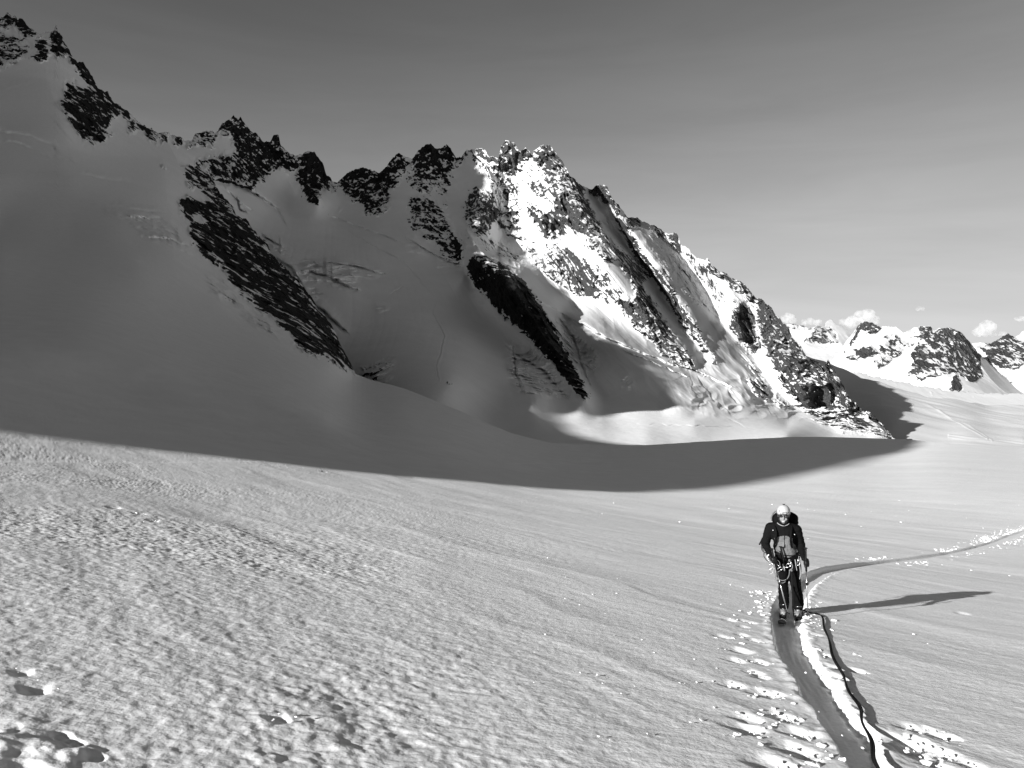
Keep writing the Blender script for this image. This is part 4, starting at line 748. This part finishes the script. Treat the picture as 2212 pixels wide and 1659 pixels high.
mk('chin_strap', b, M_blkpl, helmet)
# jacket
b = bmesh.new(); o_ = .018
add_cap(b, J['neck']+Vector((0, .01, .035)), J['neck']+Vector((0, 0, -.02)), .075, .085)
add_cap(b, J['neck'], J['chest'], .10, .150); add_cap(b, J['chest']+Vector((-.05, 0, 0)), J['belly']+Vector((-.03, 0, 0)), .135, .120); add_cap(b, J['chest']+Vector((.05, 0, 0)), J['belly']+Vector((.03, 0, 0)), .135, .125)
add_cap(b, J['belly'], J['pel']+Vector((0, 0, .055)), .140, .150); add_cap(b, J['pel']+Vector((-.06, 0, .06)), J['pel']+Vector((.05, 0, .06)), .110, .110)
for sh, el, wr in (('shL', 'elL', wrL), ('shR', 'elR', wrR)):
    add_cap(b, J['neck']+Vector((0, 0, -.03)), J[sh], .080, .082); add_cap(b, J[sh], J[el], .082, .064); add_cap(b, J[el], wr, .064, .043)
jacket = mk_remesh('jacket', b, [M_black, M_grey], .011, person, 5, .013, 13, 5)
pan = [(452, 552), (500, 530), (545, 516), (580, 518), (640, 540), (640, 590), (668, 625), (690, 700), (650, 740), (600, 752), (540, 745), (520, 715), (455, 705), (425, 690), (430, 640), (455, 640)]
me = jacket.data; nP = len(me.polygons); ct_ = np.empty(nP*3, np.float32); me.polygons.foreach_get('center', ct_); ct_ = ct_.reshape(-1, 3); nn_ = np.empty(nP*3, np.float32); me.polygons.foreach_get('normal', nn_); nn_ = nn_.reshape(-1, 3)
zx, zy = ct_[:, 0]/SK+620, 1450-ct_[:, 2]/SK; ins = np.zeros(nP, bool)
for (xa_, ya_), (xb_, yb_) in zip(pan, pan[1:]+pan[:1]):
    c = (ya_ > zy) != (yb_ > zy)
    if ya_ != yb_: ins ^= c & (zx < (xb_-xa_)*(zy-ya_)/(yb_-ya_)+xa_)
zipm = (np.abs(zx-556-(zy-520)*.03) < 5) & (zy < 640)
ins &= (nn_[:, 1] < .6) & (ct_[:, 1] < .03) & ~zipm
me.polygons.foreach_set('material_index', ins.astype(np.int32))
for x, y_ in ((437, 468), (657, 497)):
    b = bmesh.new(); add_ell(b, lo(x, y_, -.117), (.007, .004, .007), sub=2); mk('reflective_dot', b, M_white, jacket)
b = bmesh.new(); add_tube(b, sm_curve([lo(478, 392, -.06), lo(500, 404, -.09), lo(540, 414, -.105), lo(580, 404, -.09), lo(600, 392, -.06)]), .006, 6); mk('collar_piping', b, M_sling, jacket)
# trousers
b = bmesh.new(); add_cap(b, J['pel']+Vector((-.05, 0, .02)), J['pel']+Vector((.05, 0, .02)), .125, .125)
for h_, k_, a_ in (('hipL', 'knL', 'anL'), ('hipR', 'knR', 'anR')):
    add_cap(b, J['pel'], J[h_], .12, .108); add_cap(b, J[h_], J[k_], .106, .074); add_cap(b, J[k_], J[a_]+Vector((0, 0, .10)), .074, .078); add_cap(b, J[a_]+Vector((0, 0, .10)), J[a_]+Vector((0, 0, .03)), .080, .072)
trousers = mk_remesh('trousers', b, M_trous, .012, person, 4, .014, 11, 15)
for wr, gc, pd, s in ((wrL, gLc, pLb-pLa, 1), (wrR, gRc, pRb-pRa, -1)):
    b = bmesh.new(); hand_parts(b, wr, gc, pd, s, .008); add_cap(b, wr-(gc-wr).normalized()*.05, wr, .044, .038, 10); mk_remesh('glove', b, M_blkpl, .006, person, 2)
b = bmesh.new(); add_tube(b, [wrL+Vector((-.012, -.02, 0))+Vector((.036*math.cos(t), -.02, .036*math.sin(t))) for t in np.linspace(1.9, 4.2, 8)], .010, 6); mk('cuff', b, M_white, person)
# boots, bindings
for a_, nm in (('anL', 'L'), ('anR', 'R')):
    A0 = J[a_]; g0 = gz_local(A0)-.10; fx = A0+Vector((0, -.02, 0)); sole = g0+.055
    b = bmesh.new(); add_cap(b, Vector((A0.x, A0.y+.03, sole+.20)), Vector((A0.x, A0.y+.01, sole+.09)), .060, .060); add_cap(b, Vector((A0.x, A0.y+.05, sole+.055)), Vector((A0.x, A0.y-.15, sole+.05)), .052, .047); add_bx(b, (A0.x, A0.y-.06, sole+.015), (.088, .31, .03), bev=.008)
    add_bx(b, (A0.x, A0.y-.205, sole+.02), (.065, .05, .022), bev=.005)
    boot = mk_remesh('boot', b, M_boot, .007, person, 3)
    b = bmesh.new(); add_cap(b, Vector((A0.x, A0.y+.03, sole+.31)), Vector((A0.x, A0.y+.02, sole+.20)), .066, .068); add_tube(b, [(A0.x-.062, A0.y-.02, sole+.15), (A0.x-.03, A0.y-.062, sole+.155), (A0.x+.03, A0.y-.062, sole+.155), (A0.x+.062, A0.y-.02, sole+.15)], .012, 6); mk('boot_cuff', b, M_blkpl, boot)
    for dz_ in (.075, .11, .165):
        b = bmesh.new(); add_tube(b, [(A0.x-.056, A0.y-.05-(.165-dz_)*.5, sole+dz_-.01), (A0.x, A0.y-.085-(.165-dz_)*.7, sole+dz_+.01), (A0.x+.05, A0.y-.05-(.165-dz_)*.5, sole+dz_)], .0045, 6); mk('buckle', b, M_met if dz_ > .08 else M_blkpl, boot)
# harness with its hardware
b = bmesh.new(); wc = J['pel']+Vector((-.01, 0, .055)); add_tube(b, [wc+Vector((.168*math.cos(t), .135*math.sin(t), 0)) for t in np.linspace(0, 2*math.pi, 28, endpoint=False)], .013, 6, closed=True)
for h_ in ('hipL', 'hipR'): c0 = J[h_]+Vector((0, 0, -.05)); add_tube(b, [c0+Vector((.103*math.cos(t), .103*math.sin(t), .02*math.cos(t)*(1 if h_ == 'hipL' else -1))) for t in np.linspace(0, 2*math.pi, 20, endpoint=False)], .011, 6, closed=True)
add_cap(b, wc+Vector((0, -.135, 0)), wc+Vector((0, -.12, -.11)), .010, .010); harness = mk('harness', b, M_blkpl, person)
def biner(bm, c, s=1.0, rot=0.0, wd=.022, ht=.045):
    add_tube(bm, [Vector(c)+Vector((math.cos(t)*wd*s*math.cos(rot)+math.sin(t)*ht*s*math.sin(rot), .004*math.sin(t*2), -math.cos(t)*wd*s*math.sin(rot)+math.sin(t)*ht*s*math.cos(rot))) for t in np.linspace(0, 2*math.pi, 14, endpoint=False)], .0045*s, 5, closed=True)
for (x, y_, r_, s_) in ((402, 770, .1, 1.0), (412, 815, -.2, 1), (418, 865, .15, 1), (425, 915, .1, 1), (440, 800, .4, 1), (452, 850, -.1, 1), (468, 795, .1, .9), (495, 820, -.3, 1), (512, 880, .9, 1), (600, 830, .8, 1), (610, 790, .2, .8), (700, 790, .2, .9), (712, 740, -.3, .8)):
    b = bmesh.new(); biner(b, lo(x, y_, -.15-.02*math.sin(x)), s_, r_); mk('carabiner', b, M_met, harness)
b = bmesh.new(); add_cap(b, lo(548, 822, -.17), lo(560, 886, -.17), .011, .010, 8); mk('ice_screw', b, M_white, harness)
b = bmesh.new(); add_cap(b, lo(517, 632, -.185), lo(546, 742, -.19), .013, .015, 8); add_bx(b, lo(517, 628, -.185), (.046, .028, .012), bev=.004); add_cap(b, lo(546, 742, -.19), lo(556, 830, -.18), .010, .009, 8); mk('ice_tool_handle', b, M_blkpl, harness)
for pts, m_, r_ in (([(455, 860, -.13), (460, 930, -.15), (490, 975, -.17), (535, 995, -.18), (580, 980, -.18), (605, 940, -.17), (612, 885, -.15)], M_rope, .0065), ([(462, 930, -.13), (475, 1000, -.15), (510, 1022, -.17), (545, 1024, -.17), (572, 1008, -.16)], M_rope, .006), ([(600, 770, -.16), (630, 800, -.18), (640, 840, -.19), (625, 875, -.19)], M_rope, .008), ([(665, 760, -.15), (675, 820, -.16), (686, 878, -.15)], M_sling, .006), ([(700, 750, -.13), (716, 850, -.11), (722, 920, -.10), (716, 980, -.10)], M_sling, .007), ([(708, 745, -.12), (726, 860, -.08), (722, 960, -.08)], M_blkpl, .007), ([(430, 780, -.12), (440, 850, -.14), (455, 900, -.14)], M_sling, .007)):
    b = bmesh.new(); add_tube(b, sm_curve([lo(*q) for q in pts]), r_, 7); mk('cord_loop', b, m_, harness)
b = bmesh.new()
for dx_ in (-9, 0, 9): add_ell(b, lo(624+dx_, 868+abs(dx_), -.19), (.014, .012, .015), (0, .4*dx_, 0), 2)
mk('rope_knot', b, M_rope, harness)
# backpack
pack = tag(root_at('backpack'), 'large dark backpack on the shoulders of the ski mountaineer', 'backpack')
b = bmesh.new(); add_bx(b, lo(556, 560, .24), (.32, .20, .56), bev=.07); add_ell(b, lo(556, 392, .20), (.190, .12, .135)); add_ell(b, lo(575, 372, .2), (.165, .10, .105)); add_ell(b, lo(610, 420, .2), (.12, .12, .14)); mk_remesh('pack_body', b, M_black, .012, pack, 5, .012, 12, 31)
b = bmesh.new(); add_tube(b, sm_curve([lo(416, 402, .12), lo(418, 355, .14), lo(440, 315, .16), lo(472, 292, .17)]), .011, 7); mk('side_strap', b, M_grey, pack)
for x0, x1 in ((450, 470), (630, 622)):
    b = bmesh.new(); add_tube(b, sm_curve([lo(x0, 430, .10), lo(x0, 420, -.04), lo(x1, 480, -.155), lo(x1-4, 560, -.16), lo(x0, 640, -.10), lo(x0, 680, .08)]), .016, 7); mk('shoulder_strap', b, M_black, pack)
b = bmesh.new(); add_cap(b, lo(345, 560, .12), lo(296, 668, .12), .009, .011, 8); add_ell(b, lo(293, 675, .12), (.013, .012, .012), sub=2); mk('axe_handle', b, M_blkpl, pack)
for pts in (([(326, 655, .08), (314, 690, .06), (325, 730, .05), (350, 745, .02), (372, 736, 0)]), ([(345, 745, .03), (345, 785, 0), (372, 815, -.04), (398, 825, -.08)]), ([(332, 650, .08), (325, 700, .06), (345, 735, .03)])):
    b = bmesh.new(); add_tube(b, sm_curve([lo(*q) for q in pts]), .0055, 6); mk('cord', b, M_drope, pack)
# ski poles
def ski_pole(a, b_, label):
    t = tag(root_at('ski_pole'), label, 'ski pole', 'ski poles held by the mountaineer'); d = (b_-a).normalized(); L = (b_-a).length
    b = bmesh.new(); add_tube(b, [a+d*(.30*L), a+d*(.62*L), b_], .008, 8, rf=lambda u: .0085 if u < .6 else .0055); mk('shaft', b, M_met, t)
    b = bmesh.new(); add_tube(b, [a+d*(.012), a+d*.05, a+d*.15, a+d*.17, a+d*(.325*L)], .016, 10, rf=lambda u: .0155-.003*abs(math.sin(u*9))); mk('grip', b, M_blkpl, t)
    b = bmesh.new(); add_ell(b, a, (.030, .022, .009)); mk('grip_cap', b, M_blkpl, t)
    b = bmesh.new(); c0 = a+d*(.50*L); add_cap(b, c0-d*.016, c0+d*.016, .012, .012, 8); add_bx(b, c0+Vector((.012, -.004, 0)), (.022, .012, .02), bev=.003); mk('clamp', b, M_blkpl, t)
    b = bmesh.new(); c0 = b_-d*.075
    add_tube(b, [c0+Vector((.030*math.cos(u), .030*math.sin(u), 0)) for u in np.linspace(0, 2*math.pi, 16, endpoint=False)], .004, 5, closed=True); add_cap(b, c0-Vector((.03, 0, 0)), c0+Vector((.03, 0, 0)), .003, .003, 6); add_cap(b, c0-Vector((0, .03, 0)), c0+Vector((0, .03, 0)), .003, .003, 6); mk('basket', b, M_blkpl, t)
    return t
ski_pole(pLa, pLb, 'slanting ski pole crossing in front of the mountaineer\'s legs')
ski_pole(pRa, pRb, 'upright ski pole with a tall black grip, planted right of the ski track')
# skis
def ski(xc, y0, label, yaw=0.0):
    t = tag(root_at('ski'), label, 'ski', 'skis under the mountaineer'); g0 = gz_local(Vector((xc, y0, 0))); 
    b = bmesh.new(); ys = np.linspace(.72, -.98, 44); L_, Rr = [], []
    for y in ys:
        u = (y-.72)/(-1.70); w = .046+.010*(2*abs(u-.45))**1.6; w *= min(1, ((1-u)/.05)**.5 if u > .95 else 1)*(min(1, (u/.02)**.5+.4)); x0 = xc+yaw*(y-y0)
        z = gz_local(Vector((x0, y0+y, 0)))-.088+.006+max(0, (u-.86))**1.5*2.1; L_.append((x0-w, y0+y, z)); Rr.append((x0+w, y0+y, z))
    for zo in (0,):
        tl = [b.verts.new((p[0], p[1], p[2]+.014)) for p in L_]; tr = [b.verts.new((p[0], p[1], p[2]+.014)) for p in Rr]; bl = [b.verts.new(p) for p in L_]; br = [b.verts.new(p) for p in Rr]
        for i in range(len(ys)-1):
            b.faces.new((tl[i], tr[i], tr[i+1], tl[i+1])); b.faces.new((bl[i], bl[i+1], br[i+1], br[i])); b.faces.new((tl[i], tl[i+1], bl[i+1], bl[i])); b.faces.new((tr[i], br[i], br[i+1], tr[i+1]))
        b.faces.new((tl[0], bl[0], br[0], tr[0])); b.faces.new((tl[-1], tr[-1], br[-1], bl[-1]))
    mk('ski_blade', b, M_ski, t, sm=False)
    zt = lambda y: gz_local(Vector((xc+yaw*(y-y0), y, 0)))-.088+.020
    b = bmesh.new(); add_tube(b, [Vector(p)+Vector((0, 0, .008)) for p in (L_[38:]+Rr[:37:-1])], .0035, 5); mk('metal_edge', b, M_met, t)
    b = bmesh.new(); yb = y0-.23; add_bx(b, (xc, yb, zt(yb)+.02), (.075, .09, .04), bev=.006)
    for s in (-1, 1): add_cap(b, Vector((xc+s*.040, yb, zt(yb)+.01)), Vector((xc+s*.040, yb-.01, zt(yb)+.065)), .010, .012, 8)
    mk('toe_binding', b, M_blkpl, t)
    b = bmesh.new(); yb = y0+.11; add_bx(b, (xc, yb, zt(yb)+.025), (.06, .09, .05), bev=.006); mk('heel_binding', b, M_blkpl, t)
    return t
ski((J['anL'].x-.015), J['anL'].y, 'dark ski under the left boot in the picture, on the shadowed side of the track')
ski((J['anR'].x+.005), J['anR'].y, 'dark ski nearer the upright pole, on the sunlit side of the track')
# rope: from the harness down to the snow and on towards the camera
def rope_pts():
    out = [to_world(lo(*q)) for q in ((626, 875, -.19), (636, 960, -.20), (646, 1080, -.22), (652, 1200, -.24), (660, 1330, -.27), (685, 1400, -.28), (730, 1440, -.27))]
    for px_, py_, lift in ((1733, 1323, .0), (1752, 1327, .0), (1765, 1328, .0), (1774, 1333, .001), (1779, 1350, .003), (1786, 1375, .006), (1797, 1410, .011), (1812, 1448, .016), (1830, 1485, .02), (1848, 1520, .024), (1862, 1552, .028), (1874, 1590, .032), (1886, 1630, .037), (1899, 1672, .045), (1925, 1740, .07), (1990, 1880, .14)):
        g = ga(px_, py_); q = g*(1-lift*.4); q[2] += .014; out.append(Vector(q))
    return out
RP = sm_curve(rope_pts(), 14)
rope = tag(empty('climbing_rope', RP[0]), 'climbing rope running from the mountaineer\'s harness along the snow beside the track to the viewer', 'rope')
for k, (m_, r_) in enumerate(((M_drope, .0095), (M_drope, .009))):
    b = bmesh.new(); n = len(RP); pts = []
    for i, p in enumerate(RP):
        u = i/n; amp_ = .0075; ang = u*26+k*math.pi; pts.append(p-RP[0]+Vector((amp_*math.cos(ang), 0, amp_*math.sin(ang)*.6+(.006 if u > .3 else 0)))+Vector((.012*math.sin(u*70), .012*math.cos(u*55), 0))*(1 if u > .32 else .2))
    add_tube(b, pts, r_, 7); mk('rope_strand', b, m_, rope)
# the small party far off on the shaded glacier
gF = P(966, 830.5, DB(966, 830.5)); sF = gF[1]/1660*.03968                   # metres per pixel of the close-up
def lf(zx, zy, d=0.0): return Vector(((zx-860)*sF, d, (1025-zy)*sF))
far_p = tag(empty('person', gF), 'tiny dark figure bending over on the shaded glacier far away', 'person')
b = bmesh.new()
for p0, p1, r0, r1 in (((870, 1010), (875, 950), .10, .12), ((845, 1012, .2), (860, 950, .1), .10, .12), ((866, 950), (850, 890), .19, .22), ((862, 895), (885, 870, -.1), .15, .12), ((885, 868, -.1), (905, 905, -.2), .11, .12), ((850, 885), (812, 900, 0), .09, .08), ((812, 900), (800, 965, -.1), .08, .06), ((870, 890), (905, 935), .08, .07)): add_cap(b, lf(*p0), lf(*p1), r0, r1)
mk_remesh('body', b, M_trous, .05, far_p, 2)
b = bmesh.new(); add_ell(b, lf(905, 912, -.2), (.13, .14, .14)); mk('hat', b, M_blkpl, far_p)
fp = tag(empty('rucksack', Vector(gF)), 'tiny dark rucksack lying on the snow beside the far-off bending figure', 'rucksack')
b = bmesh.new(); add_cap(b, lf(930, 1002, -.2), lf(1015, 1003, -.2), .19, .17); add_cap(b, lf(1010, 1003, -.2), lf(1050, 1012, -.2), .10, .06); mk_remesh('pack_body', b, M_black, .05, fp, 2, .03, 4, 3)
fs = tag(empty('planted_skis', Vector(gF)), 'tiny pair of skis stuck upright in the snow right of the far-off rucksack', 'skis')
for dx_ in (-6, 6): b = bmesh.new(); add_bx(b, lf(1120+dx_, 985), (.09, .04, 110*sF), (0, .12 if dx_ > 0 else -.05, 0), .01); mk('ski_blade', b, M_ski, fs)

# ------------------------------------------------------------------ crumbs of crust thrown out beside the track
def crumb(bm, c, s, yaw, tilt):
    m = Matrix.Translation(Vector(c))@Matrix.Rotation(yaw, 4, 'Z')@Matrix.Rotation(tilt, 4, 'X')@Matrix.Diagonal((s, s*(.35+.4*rng.random()), s*(.22+.25*rng.random()), 1))
    g = bmesh.ops.create_icosphere(bm, subdivisions=1, radius=1, matrix=m)
    for v in g['verts']: v.co += Vector(rng.normal(0, s*.13, 3))
b = bmesh.new(); seglen = np.linalg.norm(np.diff(TRC, axis=0), axis=1); cum_ = np.concatenate([[0], np.cumsum(seglen)])
for i in range(4600):
    far_ = i > 700; yt = (rng.uniform(3.6, 13.5) if not far_ else rng.uniform(12.5, 52)); j = np.argmin(np.abs(TRC[:, 1]-yt)+(0 if not far_ else 0)) if not far_ else rng.integers(0, len(TRC)-1)
    if far_:
        s0 = rng.uniform(0, cum_[-1]); j = min(len(TRC)-2, np.searchsorted(cum_, s0)-1); j = max(j, 0)
        if TRC[j, 1] < 12.4 or TRC[j, 1] > 60: continue
    j = min(j, len(TRC)-2); f = rng.random(); p = TRC[j]*(1-f)+TRC[j+1]*f; d = TRC[j+1]-TRC[j]; d = d/np.linalg.norm(d); nr_ = np.array([-d[1], d[0]])
    sd = 1 if rng.random() < .56 else -1; cl = .5+.5*math.sin(p[1]*5.1+sd*2)*math.sin(p[1]*1.9+1); 
    if not far_ and rng.random() > .25+.75*cl: continue
    off = .24+abs(rng.normal(0, .20 if not far_ else .30))+(.04 if far_ else 0); q = p+nr_*sd*off
    sz = rng.lognormal(-4.35, .55)*(1.0 if not far_ else 1.35); sz = min(sz, .042 if not far_ else .055); crumb(b, (q[0], q[1], zg(q[0], q[1])+sz*.18), sz*1.25, rng.normal(0, .35)-.93, rng.normal(0, .35))
for c_, s_ in PITW:
    for k in range(int(4*min(s_, 1.6))):
        q = c_[:2]+rng.normal(0, .07*s_, 2)+np.array([.03, -.02])*s_; sz = min(.03, rng.lognormal(-4.6, .5)*s_*.9); crumb(b, (q[0], q[1], zg(q[0], q[1])+sz*.2), sz, rng.normal(0, .4)-.93, rng.normal(0, .4))
for i in range(150):                                                # stray grains of crust out on the slope
    px_ = rng.uniform(1150, 2212); py_ = rng.uniform(1075, 1600); g = ga(px_, py_); sz = min(.006+.0016*g[1], rng.lognormal(-4.9, .5)*(1+g[1]/14)); crumb(b, (g[0], g[1], zg(g[0], g[1])+sz*.2), sz, rng.normal(0, .3)-.93, rng.normal(0, .3))
tag(mk('snow_crumbs', b, M_near, sm=False), kind='stuff')

# ------------------------------------------------------------------ small cumulus clouds over the far ranges
cm = bpy.data.materials.new('cloud_vapour'); cm.use_nodes = True; t = cm.node_tree; t.nodes.clear()
ou = N(t, 'ShaderNodeOutputMaterial'); pv = N(t, 'ShaderNodeVolumePrincipled'); Lk(t, pv.outputs[0], ou.inputs['Volume']); pv.inputs['Color'].default_value = (.97, .97, .97, 1); pv.inputs['Anisotropy'].default_value = 0.0
tc = N(t, 'ShaderNodeTexCoord'); nz_ = N(t, 'ShaderNodeTexNoise', inp={'Scale': .011, 'Detail': 5.0, 'Roughness': .6}); Lk(t, tc.outputs['Object'], nz_.inputs['Vector'])
mr = N(t, 'ShaderNodeMapRange', inp={'From Min': .40, 'From Max': .72, 'To Min': 0.0, 'To Max': CLOUD_D}); Lk(t, nz_.outputs[0], mr.inputs['Value']); Lk(t, mr.outputs[0], pv.inputs['Density'])
for (px_, py_, w_, h_, lab) in ((1703, 688, 15, 13, 'small puffy cloud just right of the rocky slope, leftmost over the far peaks'), (1750, 697, 26, 11, 'low faint cloud above the left part of the distant snow peak'), (1860, 688, 38, 21, 'widest and brightest cumulus cloud, above the far rocky massif'), (1987, 667, 8, 6, 'tiny lone cloud floating highest of all, over the middle of the far range'), (2124, 712, 19, 20, 'tall rounded cloud rising over the gap in the far range'), (2166, 721, 28, 8, 'flat low cloud right of the tall rounded one'), (2204, 688, 14, 8, 'small faint cloud at the right edge of the picture')):
    D_ = 14000.0; w_, h_ = w_*1.3, h_*1.3; c0 = P(px_, py_, D_); k_ = D_/F; b = bmesh.new(); rr_ = np.random.default_rng(int(px_))
    for i in range(9 if w_ > 10 else 4):
        u = rr_.uniform(-1, 1); hh = (1-abs(u)**1.5); r_ = h_*k_*(.35+.3*rr_.random())*(.6+.4*hh)
        add_ell(b, (u*(w_-h_*.4)*k_*1.0, rr_.uniform(-.4, .4)*w_*k_, (-.3+hh*rr_.uniform(0, .75))*h_*k_), (r_*1.15, r_*1.15, r_), sub=2)
    o = mk_remesh('cloud', b, cm, 16.0, None, 2, 34.0, .011, int(px_)); o.location = c0; tag(o, lab, 'cloud', 'small clouds over the far ranges')
